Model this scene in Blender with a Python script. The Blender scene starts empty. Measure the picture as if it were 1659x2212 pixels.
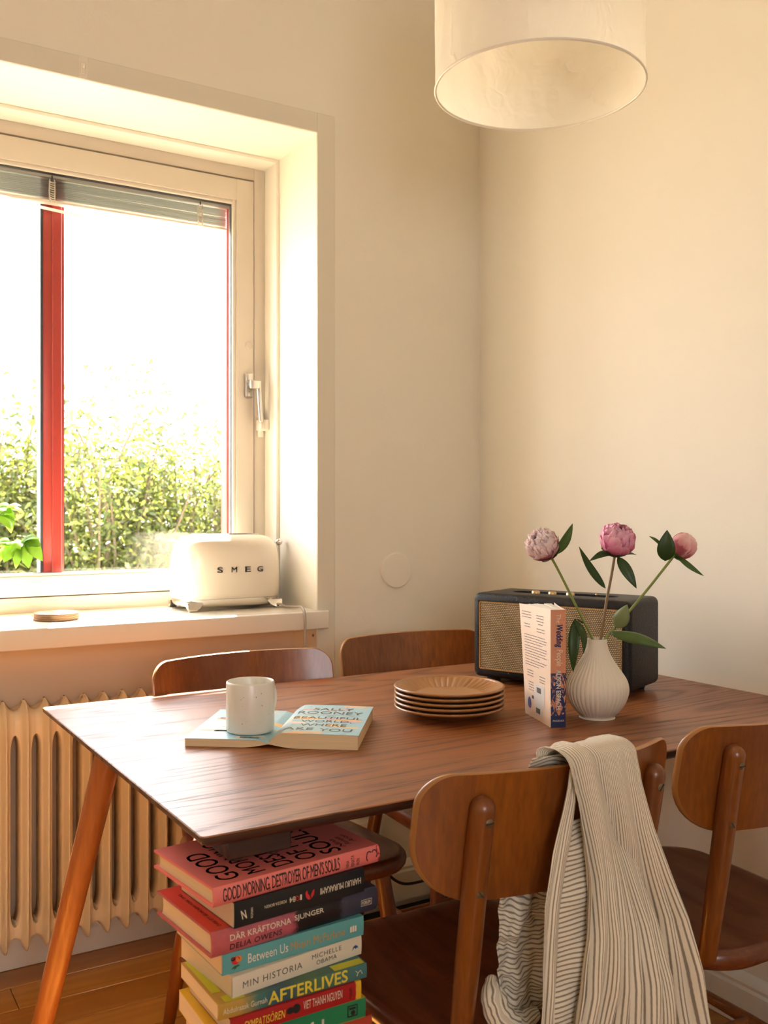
import bpy, bmesh, math, random
from mathutils import Vector, Matrix, noise

S = bpy.context.scene
COL = S.collection
PI = math.pi
random.seed(7)

# ------------------------------------------------------------------ camera, sky, sun, exposure
FPX, YAW, HORIZON, EYE = 2080.0, math.radians(31.2), 1100.0, 1.145
cam_d = bpy.data.cameras.new('camera')
cam_d.sensor_fit = 'HORIZONTAL'
cam_d.sensor_width = 36.0
cam_d.lens = 36.0 * FPX / 1659.0
cam_d.shift_y = -(1106.0 - HORIZON) / 1659.0
cam_d.clip_start = 0.02
cam_d.dof.use_dof = True
cam_d.dof.focus_distance = 1.75
cam_d.dof.aperture_fstop = 11.0
cam_o = bpy.data.objects.new('camera', cam_d)
cam_o.location = (0, 0, EYE)
cam_o.rotation_euler = (PI / 2, 0, -YAW)
COL.objects.link(cam_o)
S.camera = cam_o

world = bpy.data.worlds.new('world')
S.world = world
world.use_nodes = True
bg = world.node_tree.nodes['Background']
bg.inputs[0].default_value = (0.98, 0.985, 1.0, 1)
bg.inputs[1].default_value = 5.0

sun_d = bpy.data.lights.new('sun', 'SUN')
sun_d.energy = 38.0
sun_d.angle = math.radians(0.6)
sun_d.color = (1.0, 0.93, 0.78)
sun_o = bpy.data.objects.new('sun', sun_d)
sun_o.rotation_euler = Vector((-0.31, -1.0, -1.50)).to_track_quat('-Z', 'Y').to_euler()
sun_o.location = (3, 8, 9)
COL.objects.link(sun_o)


def portal(name, loc, rot, sx, sy):
    d = bpy.data.lights.new(name, 'AREA')
    d.shape = 'RECTANGLE'
    d.size, d.size_y = sx, sy
    d.cycles.is_portal = True
    o = bpy.data.objects.new(name, d)
    o.location = loc
    o.rotation_euler = rot
    COL.objects.link(o)


portal('window_portal', (0.51, 2.93, 1.52), (-PI / 2, 0, 0), 1.46, 1.36)
portal('fill_window_portal', (-0.35, -1.93, 1.5), (PI / 2, 0, 0), 1.06, 1.2)  # portal of the window added behind the camera for fill

vs = S.view_settings
vs.view_transform = 'Standard'
vs.look = 'None'
vs.exposure = 1.12
vs.gamma = 1.0
vs.use_curve_mapping = False
S.cycles.use_denoising = True
S.cycles.max_bounces = 8
S.cycles.diffuse_bounces = 5
S.cycles.glossy_bounces = 3
S.cycles.transparent_max_bounces = 12
S.cycles.transmission_bounces = 4
S.cycles.use_adaptive_sampling = True
S.cycles.adaptive_threshold = 0.05
S.cycles.sample_clamp_indirect = 8.0
S.cycles.caustics_reflective = False

FWD = Vector((math.sin(YAW), math.cos(YAW), 0))
RGT = Vector((math.cos(YAW), -math.sin(YAW), 0))
UPV = Vector((0, 0, 1))


def at(px, py, t):
    """point measured in the photograph at its own distance t (metres) from the lens plane"""
    return Vector((0, 0, EYE)) + t * (FWD + RGT * ((px - 829.5) / FPX) - UPV * ((py - HORIZON) / FPX))


# ------------------------------------------------------------------ object helpers
def tag(o, label=None, cat=None, group=None, kind=None):
    if label: o['label'] = label
    if cat: o['category'] = cat
    if group: o['group'] = group
    if kind: o['kind'] = kind
    return o


def thing(name, label=None, cat=None, loc=(0, 0, 0), rotz=0.0, group=None, kind=None):
    o = bpy.data.objects.new(name, None)
    o.empty_display_size = 0.05
    o.location = loc
    o.rotation_euler = (0, 0, rotz)
    COL.objects.link(o)
    return tag(o, label, cat, group, kind)


def copy_tree(root, loc=None, rotz=None, label=None):
    def rec(o, par):
        c = o.copy()
        COL.objects.link(c)
        if par is not None:
            c.parent = par
        for ch in kids.get(o.name, []):
            rec(ch, c)
        return c
    kids = {}
    for o in bpy.data.objects:
        if o.parent: kids.setdefault(o.parent.name, []).append(o)
    r = rec(root, None)
    if loc is not None: r.location = loc
    if rotz is not None: r.rotation_euler = (0, 0, rotz)
    if label: r['label'] = label
    return r


class G:
    """collects geometry, builds ONE mesh object"""
    def __init__(self):
        self.v, self.f, self.uv, self.mi, self.cur = [], [], {}, [], 0

    def add(self, v, f):
        n = len(self.v)
        self.v += [Vector(p) for p in v]
        self.f += [tuple(i + n for i in q) for q in f]
        self.mi += [self.cur] * len(f)
        return n

    def box(self, x0, y0, z0, x1, y1, z1, r=0.0, seg=2):
        if r <= 0:
            v = [(x, y, z) for z in (z0, z1) for y in (y0, y1) for x in (x0, x1)]
            f = [(0, 2, 3, 1), (4, 5, 7, 6), (0, 1, 5, 4), (2, 6, 7, 3), (0, 4, 6, 2), (1, 3, 7, 5)]
            self.add(v, f)
            return self
        bm = bmesh.new()
        bmesh.ops.create_cube(bm, size=1.0)
        for q in bm.verts:
            q.co = Vector(((x0 + x1) / 2 + q.co.x * (x1 - x0), (y0 + y1) / 2 + q.co.y * (y1 - y0), (z0 + z1) / 2 + q.co.z * (z1 - z0)))
        bmesh.ops.bevel(bm, geom=bm.edges[:], offset=r, segments=seg, profile=0.5, affect='EDGES')
        self.bm(bm)
        return self

    def bm(self, bm):
        bm.verts.index_update()
        self.add([q.co.copy() for q in bm.verts], [[q.index for q in f.verts] for f in bm.faces])
        bm.free()

    def loft(self, rings, cap0=True, cap1=True, closed=True):
        n = len(rings[0])
        v = [p for r in rings for p in r]
        f = []
        m = n if closed else n - 1
        for i in range(len(rings) - 1):
            for j in range(m):
                k = (j + 1) % n
                f.append((i * n + j, i * n + k, (i + 1) * n + k, (i + 1) * n + j))
        if cap0: f.append(tuple(reversed(range(n))))
        if cap1: f.append(tuple(range((len(rings) - 1) * n, len(rings) * n)))
        self.add(v, f)
        return self

    def grid(self, fn, nu, nv, uvfn=None):
        v, f = [], []
        for j in range(nv + 1):
            for i in range(nu + 1):
                v.append(fn(i / nu, j / nv))
        w = nu + 1
        for j in range(nv):
            for i in range(nu):
                f.append((j * w + i, j * w + i + 1, (j + 1) * w + i + 1, (j + 1) * w + i))
        n = self.add(v, f)
        if uvfn:
            for j in range(nv + 1):
                for i in range(nu + 1):
                    self.uv[n + j * w + i] = uvfn(i / nu, j / nv)
        return self

    def tube(self, pts, rad, n=12, rnd=0):
        pts = [Vector(p) for p in pts]
        if not isinstance(rad, (list, tuple)): rad = [rad] * len(pts)
        rad = list(rad)
        if rnd:
            def capext(p, q, r):
                d = (p - q).normalized()
                out = []
                for k in range(1, rnd + 1):
                    a = k / rnd * PI / 2 * 0.96
                    out.append((p + d * r * math.sin(a), r * math.cos(a)))
                return out
            a = capext(pts[0], pts[1], rad[0])
            b = capext(pts[-1], pts[-2], rad[-1])
            pts = [x[0] for x in reversed(a)] + pts + [x[0] for x in b]
            rad = [x[1] for x in reversed(a)] + rad + [x[1] for x in b]
        rings = []
        t0 = (pts[1] - pts[0]).normalized()
        ref = Vector((0, 0, 1)) if abs(t0.z) < 0.9 else Vector((1, 0, 0))
        nrm = (ref - t0 * ref.dot(t0)).normalized()
        for i, p in enumerate(pts):
            if i == 0: t = pts[1] - pts[0]
            elif i == len(pts) - 1: t = pts[-1] - pts[-2]
            else: t = (pts[i + 1] - pts[i]).normalized() + (pts[i] - pts[i - 1]).normalized()
            t.normalize()
            nrm = (nrm - t * nrm.dot(t)).normalized()
            b = t.cross(nrm)
            rings.append([p + (nrm * math.cos(2 * PI * k / n) + b * math.sin(2 * PI * k / n)) * rad[i] for k in range(n)])
        return self.loft(rings)

    def lathe(self, prof, n=32, c=(0, 0, 0), fn=None, cap0=True, cap1=True):
        rings = []
        for i, (r, z) in enumerate(prof):
            ring = []
            for k in range(n):
                a = 2 * PI * k / n
                rr = fn(r, z, a) if fn else r
                ring.append(Vector((c[0] + rr * math.cos(a), c[1] + rr * math.sin(a), c[2] + z)))
            rings.append(ring)
        return self.loft(rings, cap0, cap1)

    def prism(self, out, z0, z1, bev=0.0, seg=3):
        """outline (x,y) extruded in z with rounded edges"""
        cx = sum(p[0] for p in out) / len(out)
        cy = sum(p[1] for p in out) / len(out)
        mr = max(math.hypot(p[0] - cx, p[1] - cy) for p in out)
        def ring(ins, z):
            s = 1 - ins / mr
            return [Vector((cx + (p[0] - cx) * s, cy + (p[1] - cy) * s, z)) for p in out]
        if bev <= 0:
            return self.loft([ring(0, z0), ring(0, z1)])
        rs = []
        for k in range(seg + 1):
            a = k / seg * PI / 2
            rs.append(ring(bev * (1 - math.sin(a)), z0 + bev * (1 - math.cos(a))))
        for k in range(seg + 1):
            a = k / seg * PI / 2
            rs.append(ring(bev * (1 - math.cos(a)), z1 - bev * (1 - math.sin(a))))
        return self.loft(rs)

    def xf(self, m, start=0):
        for i in range(start, len(self.v)):
            self.v[i] = m @ self.v[i]
        return self

    def build(self, name, mat, parent=None, smooth=40, **kw):
        me = bpy.data.meshes.new(name)
        me.from_pydata([tuple(p) for p in self.v], [], self.f)
        mats = mat if isinstance(mat, (list, tuple)) else [mat]
        for m in mats: me.materials.append(m)
        if len(mats) > 1:
            me.polygons.foreach_set('material_index', self.mi)
        if self.uv:
            ul = me.uv_layers.new(name='UVMap')
            for lp in me.loops:
                ul.data[lp.index].uv = self.uv.get(lp.vertex_index, (0, 0))
        me.update()
        if smooth:
            me.polygons.foreach_set('use_smooth', [True] * len(me.polygons))
            if smooth < 180: me.set_sharp_from_angle(angle=math.radians(smooth))
        o = bpy.data.objects.new(name, me)
        COL.objects.link(o)
        if parent: o.parent = parent
        tag(o, **kw)
        return o


def link_mesh(name, me, parent, mtx=None):
    o = bpy.data.objects.new(name, me)
    COL.objects.link(o)
    o.parent = parent
    if mtx is not None: o.matrix_local = mtx
    return o


def rrect(w, h, r, n=6, cx=0, cy=0):
    """rounded rectangle outline; r = one radius or (br, tr, tl, bl)"""
    rs = r if isinstance(r, (tuple, list)) else (r,) * 4
    out = []
    for (sx, sy, a0, rr) in ((1, -1, -PI / 2, rs[0]), (1, 1, 0, rs[1]), (-1, 1, PI / 2, rs[2]), (-1, -1, PI, rs[3])):
        for k in range(n + 1):
            a = a0 + k / n * PI / 2
            out.append((cx + sx * (w / 2 - rr) + rr * math.cos(a), cy + sy * (h / 2 - rr) + rr * math.sin(a)))
    return out


def dense(out, step=0.015):
    res = []
    n = len(out)
    for i in range(n):
        a, b = out[i], out[(i + 1) % n]
        d = math.hypot(b[0] - a[0], b[1] - a[1])
        m = max(1, int(d / step))
        for k in range(m):
            res.append((a[0] + (b[0] - a[0]) * k / m, a[1] + (b[1] - a[1]) * k / m))
    return res


def text(s, name, parent, mat, org, xd, yd, w, h, align='L', warp=None, depth=0.0, bold=0.0, shear=0.0, sp=1.0):
    """flat lettering fitted to a w x h box whose lower-left (or centre) is org"""
    c = bpy.data.curves.new('lettering', 'FONT')
    c.body = s
    c.size = 1.0
    c.shear = shear
    c.space_character = sp
    c.extrude = 0.02 if depth else 0.0
    c.resolution_u = 3
    o = bpy.data.objects.new('lettering', c)
    COL.objects.link(o)
    bpy.context.view_layer.update()
    me = bpy.data.meshes.new_from_object(o.evaluated_get(bpy.context.evaluated_depsgraph_get()))
    bpy.data.objects.remove(o)
    bpy.data.curves.remove(c)
    xs = [q.co.x for q in me.vertices]; ys = [q.co.y for q in me.vertices]
    x0, x1, y0, y1 = min(xs), max(xs), min(ys), max(ys)
    xd, yd, org = Vector(xd).normalized(), Vector(yd).normalized(), Vector(org)
    nd = xd.cross(yd)
    sx = (w / (x1 - x0)) if w else (h / (y1 - y0))
    sy = (h / (y1 - y0)) if h else sx
    ox = -0.5 if align == 'C' else 0.0
    if warp:      # cut long strokes so that they can follow a curved surface
        bm = bmesh.new(); bm.from_mesh(me)
        for k in range(1, 8):
            bmesh.ops.bisect_plane(bm, geom=bm.verts[:] + bm.edges[:] + bm.faces[:], plane_co=(0, y0 + (y1 - y0) * k / 8, 0), plane_no=(0, 1, 0))
        for k in range(1, 8):
            bmesh.ops.bisect_plane(bm, geom=bm.verts[:] + bm.edges[:] + bm.faces[:], plane_co=(x0 + (x1 - x0) * k / 8, 0, 0), plane_no=(1, 0, 0))
        bm.to_mesh(me); bm.free()
    for q in me.vertices:
        u = (q.co.x - x0) * sx + ox * (x1 - x0) * sx
        v = (q.co.y - y0) * sy + ox * (y1 - y0) * sy
        d = (0.5 + q.co.z / 0.04) * depth
        p = org + xd * u + yd * v + nd * d
        q.co = warp(p) if warp else p
    if bold > 0:
        d = bold * (y1 - y0) * sy
        bm = bmesh.new(); bm.from_mesh(me)
        geo = bm.verts[:] + bm.edges[:] + bm.faces[:]
        for (a_, b_) in ((1, 0), (-1, 0), (0, 1), (0, -1)):
            r_ = bmesh.ops.duplicate(bm, geom=geo)
            for q in r_['geom']:
                if isinstance(q, bmesh.types.BMVert): q.co += xd * (d * a_) + yd * (d * b_)
        bm.to_mesh(me); bm.free()
    me.name = name
    me.materials.clear()
    me.materials.append(mat)
    ob = bpy.data.objects.new(name, me)
    COL.objects.link(ob)
    ob.parent = parent
    return ob


# ------------------------------------------------------------------ materials
class M:
    """small node-tree writer"""
    def __init__(self, name):
        self.m = bpy.data.materials.new(name)
        self.m.use_nodes = True
        self.t = self.m.node_tree
        self.b = self.t.nodes['Principled BSDF']
        self.out = self.t.nodes['Material Output']

    def n(self, typ, **kw):
        nd = self.t.nodes.new(typ)
        for k, v in kw.items():
            if k.startswith('i_'):
                nd.inputs[k[2:].replace('_', ' ')].default_value = v
            else:
                setattr(nd, k, v)
        return nd

    def l(self, a, b):
        self.t.links.new(a, b)

    def set(self, **kw):
        for k, v in kw.items():
            self.b.inputs[k.replace('_', ' ')].default_value = v
        return self

    def obj(self, rand=False):
        tc = self.n('ShaderNodeTexCoord')
        o = tc.outputs['Object']
        if rand:
            oi = self.n('ShaderNodeObjectInfo')
            mul = self.n('ShaderNodeVectorMath', operation='SCALE')
            mul.inputs[0].default_value = (7.3, 3.1, 5.7)
            self.l(oi.outputs['Random'], mul.inputs['Scale'])
            ad = self.n('ShaderNodeVectorMath', operation='ADD')
            self.l(o, ad.inputs[0]); self.l(mul.outputs[0], ad.inputs[1])
            o = ad.outputs[0]
        return o

    def mapped(self, src, scale, loc=(0, 0, 0)):
        mp = self.n('ShaderNodeMapping')
        mp.inputs['Scale'].default_value = scale
        mp.inputs['Location'].default_value = loc
        self.l(src, mp.inputs['Vector'])
        return mp.outputs[0]

    def noise(self, vec, scale=5.0, detail=2.0, rough=0.5, dist=0.0):
        nd = self.n('ShaderNodeTexNoise')
        nd.inputs['Scale'].default_value = scale
        nd.inputs['Detail'].default_value = detail
        nd.inputs['Roughness'].default_value = rough
        nd.inputs['Distortion'].default_value = dist
        if vec is not None: self.l(vec, nd.inputs['Vector'])
        return nd.outputs['Fac']

    def math(self, op, a, b=None, c=None):
        nd = self.n('ShaderNodeMath', operation=op)
        for i, x in enumerate((a, b, c)):
            if x is None: continue
            if isinstance(x, (int, float)): nd.inputs[i].default_value = x
            else: self.l(x, nd.inputs[i])
        return nd.outputs[0]

    def ramp(self, fac, stops, interp='LINEAR'):
        nd = self.n('ShaderNodeValToRGB')
        nd.color_ramp.interpolation = interp
        el = nd.color_ramp.elements
        while len(el) < len(stops): el.new(0.5)
        for e, (p, c) in zip(el, stops):
            e.position = p
            e.color = (c[0], c[1], c[2], 1)
        self.l(fac, nd.inputs[0])
        return nd.outputs[0]

    def mix(self, fac, a, b, mode='MIX'):
        nd = self.n('ShaderNodeMix', data_type='RGBA', blend_type=mode)
        for i, x in ((0, fac), (6, a), (7, b)):
            if isinstance(x, (int, float)): nd.inputs[i].default_value = x
            elif isinstance(x, tuple): nd.inputs[i].default_value = (x[0], x[1], x[2], 1)
            else: self.l(x, nd.inputs[i])
        return nd.outputs[2]

    def bump(self, h, strength=0.2, dist=0.01):
        nd = self.n('ShaderNodeBump')
        nd.inputs['Strength'].default_value = strength
        nd.inputs['Distance'].default_value = dist
        self.l(h, nd.inputs['Height'])
        self.l(nd.outputs[0], self.b.inputs['Normal'])

    def sep(self, vec):
        nd = self.n('ShaderNodeSeparateXYZ')
        self.l(vec, nd.inputs[0])
        return nd.outputs

    def col(self, c):
        if isinstance(c, tuple): self.b.inputs['Base Color'].default_value = (c[0], c[1], c[2], 1)
        else: self.l(c, self.b.inputs['Base Color'])
        return self


def srgb(r, g, b):
    f = lambda c: (c / 255) / 12.92 if c / 255 <= 0.04045 else ((c / 255 + 0.055) / 1.055) ** 2.4
    return (f(r), f(g), f(b))


def plain(name, c, rough=0.5, metal=0.0, spec=0.5, coat=0.0, var=0.0, bump=0.0, bscale=200.0):
    m = M(name)
    m.set(Roughness=rough, Metallic=metal, Specular_IOR_Level=spec, Coat_Weight=coat)
    if var > 0:
        nz = m.noise(m.obj(), 6.0, 1)
        m.col(m.mix(nz, tuple(x * (1 - var) for x in c), tuple(min(1, x * (1 + var)) for x in c)))
    else:
        m.col(c)
    if bump > 0:
        m.bump(m.noise(m.obj(), bscale, 2), bump, 0.002)
    return m.m


def wood(name, dark, mid, light, along='X', lines=12.0, low=1.3, across=5.0, rough=0.35, coat=0.2, fib=110.0, bump=0.12, line_amt=0.5, tone=0.5):
    m = M(name)
    o = m.obj(rand=True)
    def sc(a, b):
        return tuple(a if ax == along else b for ax in 'XYZ')
    n1 = m.noise(m.mapped(o, sc(low, across)), 1.0, 1.5, 0.45, 0.25)
    ph = m.math('MULTIPLY', n1, lines * 2 * PI)
    ring = m.math('MULTIPLY_ADD', m.math('SINE', ph), 0.5, 0.5)
    ring = m.math('POWER', ring, 2.2)
    f1 = m.noise(m.mapped(o, sc(low * 4, fib)), 1.0, 3, 0.6)
    t1 = m.noise(m.mapped(o, sc(low * 0.9, across * 0.6), (3, 1, 2)), 1.0, 2)
    c = m.ramp(t1, [(0.3, tuple(a * (1 - tone) + b * tone for a, b in zip(mid, dark))), (0.7, tuple(a * (1 - tone) + b * tone for a, b in zip(mid, light)))])
    fr = m.ramp(f1, [(0.35, (0, 0, 0)), (0.68, (1, 1, 1))])
    c = m.mix(m.math('MULTIPLY', m.math('SUBTRACT', 1.0, fr), 0.45), c, dark)
    lf = m.math('MULTIPLY', m.math('MULTIPLY', ring, line_amt), m.math('MULTIPLY_ADD', fr, -0.4, 1.0))
    c = m.mix(lf, c, dark)
    m.col(c)
    h = m.math('ADD', m.math('MULTIPLY', ring, -0.7), m.math('MULTIPLY', fr, 0.5))
    m.bump(h, bump, 0.0015)
    m.set(Roughness=rough, Coat_Weight=coat, Coat_Roughness=0.15)
    m.l(m.math('MULTIPLY_ADD', ring, 0.15, rough), m.b.inputs['Roughness'])
    return m.m


def wall_paint(name, c, rough=0.6, bump=0.12, bscale=260.0):
    m = M(name)
    o = m.obj()
    m.col(c)
    m.bump(m.noise(o, bscale * 0.45, 1.0, 0.6), bump, 0.002)
    m.set(Roughness=rough, Specular_IOR_Level=0.3)
    return m.m


WALL = wall_paint('wall_paint', (0.805, 0.755, 0.64))
TRIMW = wall_paint('trim_paint', (0.81, 0.77, 0.67), 0.32, 0.05, 90.0)
CEIL = wall_paint('ceiling_paint', (0.82, 0.80, 0.72))
FRAMEW = wall_paint('window_frame_paint', (0.61, 0.545, 0.45), 0.35, 0.05, 90.0)
SILLM = wall_paint('sill_gloss_paint', (0.80, 0.735, 0.63), 0.25, 0.05, 60.0)
NICHE = wall_paint('niche_shade_tint', (0.74, 0.60, 0.44), 0.5, 0.15, 40.0)  # wall colour darkened and warmed: sill shade and floor bounce painted in
RADM = wall_paint('radiator_enamel', (0.80, 0.68, 0.47), 0.35, 0.12, 35.0)  # orange bounce from the floor is put into this cream
def ash_top():
    m = M('stained_ash')
    o = m.obj()
    n1 = m.noise(m.mapped(o, (0.55, 3.4, 1), (2.3, 0.7, 0)), 1.0, 1.2, 0.4, 0.15)
    n1 = m.math('ADD', n1, m.math('MULTIPLY', m.noise(m.mapped(o, (5, 60, 1)), 1.0, 2), 0.012))
    ring = m.math('MULTIPLY_ADD', m.math('SINE', m.math('MULTIPLY', n1, 2 * PI * 30)), 0.5, 0.5)
    ring = m.math('POWER', ring, 3.0)
    pores = m.noise(m.mapped(o, (9, 330, 1)), 1.0, 2, 0.6)
    pr = m.ramp(pores, [(0.42, (1, 1, 1)), (0.56, (0, 0, 0))])
    tone = m.noise(m.mapped(o, (0.8, 3, 1), (5, 5, 0)), 1.0, 2)
    c = m.mix(tone, (0.275, 0.085, 0.019), (0.345, 0.118, 0.030))
    c = m.mix(m.math('MULTIPLY', pr, 0.40), c, (0.10, 0.027, 0.007))
    c = m.mix(m.math('MULTIPLY', m.math('MULTIPLY', ring, m.math('MULTIPLY_ADD', pr, 0.6, 0.4)), 0.75), c, (0.055, 0.015, 0.005))
    m.col(c)
    m.bump(m.math('ADD', m.math('MULTIPLY', ring, -0.6), m.math('MULTIPLY', pr, -0.5)), 0.16, 0.0012)
    m.set(Roughness=0.40, Coat_Weight=0.15, Coat_Roughness=0.3)
    m.l(m.math('MULTIPLY_ADD', m.math('MULTIPLY', ring, pr), 0.2, 0.38), m.b.inputs['Roughness'])
    return m.m


TABLEW = ash_top()
EDGEW = wood('stained_edge', (0.025, 0.010, 0.006), (0.075, 0.030, 0.014), (0.11, 0.045, 0.02), 'X', rough=0.4, bump=0.1)
LEGW = wood('table_leg_beech', (0.20, 0.055, 0.012), (0.40, 0.135, 0.030), (0.50, 0.19, 0.05), 'Z', lines=5, rough=0.33, coat=0.2, line_amt=0.2, tone=0.5)
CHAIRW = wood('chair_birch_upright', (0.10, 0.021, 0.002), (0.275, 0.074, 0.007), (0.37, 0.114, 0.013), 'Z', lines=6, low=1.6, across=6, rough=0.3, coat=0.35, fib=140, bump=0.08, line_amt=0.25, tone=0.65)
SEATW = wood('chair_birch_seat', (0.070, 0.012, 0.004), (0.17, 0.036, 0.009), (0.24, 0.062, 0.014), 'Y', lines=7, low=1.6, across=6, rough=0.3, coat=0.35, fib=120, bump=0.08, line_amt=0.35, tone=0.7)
PLYEDGE = plain('plywood_edge', (0.34, 0.14, 0.035), 0.4, coat=0.2, var=0.25)


def pine():
    m = M('pine_floorboard')
    o = m.obj(rand=True)
    n1 = m.noise(m.mapped(o, (0.6, 7, 1)), 1.0, 2, 0.5, 0.3)
    ring = m.math('MULTIPLY_ADD', m.math('SINE', m.math('MULTIPLY', n1, 60.0)), 0.5, 0.5)
    f1 = m.noise(m.mapped(o, (3, 90, 1)), 1.0, 3)
    oi = m.n('ShaderNodeObjectInfo')
    c = m.mix(oi.outputs['Random'], (0.44, 0.18, 0.022), (0.57, 0.265, 0.038))
    c = m.mix(m.math('MULTIPLY', ring, 0.38), c, (0.33, 0.10, 0.012))
    c = m.mix(m.math('MULTIPLY', f1, 0.3), c, (0.38, 0.13, 0.018))
    kn = m.noise(m.mapped(o, (3.2, 12, 1)), 1.0, 1)
    c = m.mix(m.ramp(kn, [(0.735, (0, 0, 0)), (0.775, (1, 1, 1))]), c, (0.10, 0.025, 0.005))
    m.col(c)
    m.bump(ring, 0.05, 0.001)
    m.set(Roughness=0.33, Coat_Weight=0.3, Coat_Roughness=0.2)
    return m.m


PINE = pine()
BLACK = plain('black_gap', (0.01, 0.008, 0.006), 0.8)
CHROME = plain('chrome', (0.78, 0.76, 0.73), 0.12, 1.0)
STEEL = plain('brushed_steel', (0.52, 0.49, 0.44), 0.3, 1.0)
BRASS = plain('brass', (0.72, 0.50, 0.24), 0.28, 1.0)
OLDSCREW = plain('aged_screw', (0.24, 0.19, 0.11), 0.45, 0.8, var=0.4)
SLOTM = plain('screw_slot', (0.03, 0.025, 0.02), 0.7)
REDP = plain('red_window_paint', (0.38, 0.034, 0.024), 0.35, var=0.1)
GASKET = plain('rubber_gasket', (0.025, 0.028, 0.03), 0.5)
SLATM = plain('blind_aluminium', (0.48, 0.465, 0.41), 0.35, 0.3)
CORDM = plain('blind_cord', (0.62, 0.58, 0.46), 0.8)
WHITEP = plain('white_plastic', (0.80, 0.74, 0.64), 0.35)


def glass(name, tint=(1, 1, 1)):
    m = M(name)
    t = m.t
    tr = m.n('ShaderNodeBsdfTransparent')
    tr.inputs[0].default_value = (*tint, 1)
    gl = m.n('ShaderNodeBsdfGlossy')
    gl.inputs['Roughness'].default_value = 0.02
    ge = m.n('ShaderNodeNewGeometry')
    dt = m.n('ShaderNodeVectorMath', operation='DOT_PRODUCT')
    m.l(ge.outputs['Incoming'], dt.inputs[0]); m.l(ge.outputs['Normal'], dt.inputs[1])
    cs = m.math('SUBTRACT', 1.0, m.math('ABSOLUTE', dt.outputs['Value']))
    fr = m.math('MULTIPLY_ADD', m.math('POWER', cs, 5.0), 0.48, 0.02)
    mx = m.n('ShaderNodeMixShader')
    m.l(fr, mx.inputs[0]); m.l(tr.outputs[0], mx.inputs[1]); m.l(gl.outputs[0], mx.inputs[2])
    m.l(mx.outputs[0], m.out.inputs['Surface'])
    t.nodes.remove(m.b)
    return m.m


GLASS = glass('window_glass')
HOOKM = plain('hook_plastic', (0.80, 0.74, 0.63), 0.12)


def translucent(name, c, tc, amt=0.5, rough=0.5, var=None, bump=0.0, bscale=60):
    m = M(name)
    col = c
    if var is not None:
        nz = m.noise(m.obj(), var[1], 3)
        col = m.mix(nz, c, var[0])
    m.col(col)
    m.set(Roughness=rough)
    tr = m.n('ShaderNodeBsdfTranslucent')
    tr.inputs[0].default_value = (*tc, 1)
    mx = m.n('ShaderNodeMixShader')
    mx.inputs[0].default_value = amt
    m.l(m.b.outputs[0], mx.inputs[1]); m.l(tr.outputs[0], mx.inputs[2])
    m.l(mx.outputs[0], m.out.inputs['Surface'])
    if bump:
        m.bump(m.noise(m.obj(), bscale, 4, 0.6, 1.0), bump, 0.01)
    return m.m


# ------------------------------------------------------------------ the room
XL, XR, YB, YW, ZC = -1.50, 1.80, -1.70, 2.40, 2.85      # left, right, behind, window wall, ceiling
WX0, WX1, WZ0, WZ1 = -0.21, 1.2334, 0.864, 2.197         # window opening
YN = 2.545                                               # back of the radiator niche
YO = 2.88                                                # outer face of the wall

g = G()
g.box(XL - 0.25, YW, -0.1, WX0, YO, ZC)
g.box(WX1, YW, -0.1, XR + 0.2, YO, ZC)
g.box(WX0, YW, WZ1, WX1, YO, ZC)
wb = g.build('wall_back', WALL, smooth=0, kind='structure')
g = G()
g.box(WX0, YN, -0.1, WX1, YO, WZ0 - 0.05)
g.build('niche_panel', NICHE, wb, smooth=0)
G().box(XR, YB - 0.2, -0.1, XR + 0.2, YW, ZC).build('wall_right', WALL, smooth=0, kind='structure')
G().box(XL - 0.22, YB - 0.2, -0.1, XL, YW, ZC).build('wall_left', WALL, smooth=0, kind='structure')
FX0, FX1, FZ0, FZ1 = -0.88, 0.18, 0.9, 2.1               # opening added behind the camera for fill light
g = G()
g.box(XL - 0.2, YB - 0.2, -0.1, FX0, YB, ZC)
g.box(FX1, YB - 0.2, -0.1, XR + 0.2, YB, ZC)
g.box(FX0, YB - 0.2, -0.1, FX1, YB, FZ0)
g.box(FX0, YB - 0.2, FZ1, FX1, YB, ZC)
g.build('wall_front', WALL, smooth=0, kind='structure')
G().box(XL - 0.25, YB - 0.2, ZC, XR + 0.2, YO, ZC + 0.1).build('ceiling', CEIL, smooth=0, kind='structure')
fl = G().box(XL, YB, -0.09, XR, YN, -0.022).build('floor', BLACK, smooth=0, kind='structure')

# floorboards, each its own piece with recessed joints
W = 0.112
y = 2.545 - W
row = 0
rb = random.Random(3)
while y > YB - W:
    x = XL + 0.002
    first = rb.uniform(0.9, 2.6)
    segs = []
    while x < XR - 0.01:
        L = first if not segs else rb.uniform(1.6, 2.8)
        x1 = min(x + L, XR - 0.002)
        if XR - x1 < 0.3: x1 = XR - 0.002
        segs.append((x, x1)); x = x1
    for (a, b) in segs:
        wx0, wx1 = (max(a, WX0 + 0.002), min(b, WX1 - 0.002)) if y > YW - W else (a, b)
        if wx1 - wx0 < 0.05: continue
        g = G(); g.box(wx0 + 0.0008, 0.0015, -0.024, wx1 - 0.0008, W - 0.0015, 0.0, 0.0015, 1)
        o = g.build('floorboard', PINE, fl, smooth=0)
        o.location = (0, y, rb.uniform(-0.0006, 0.0))
    y -= W
    row += 1


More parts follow.
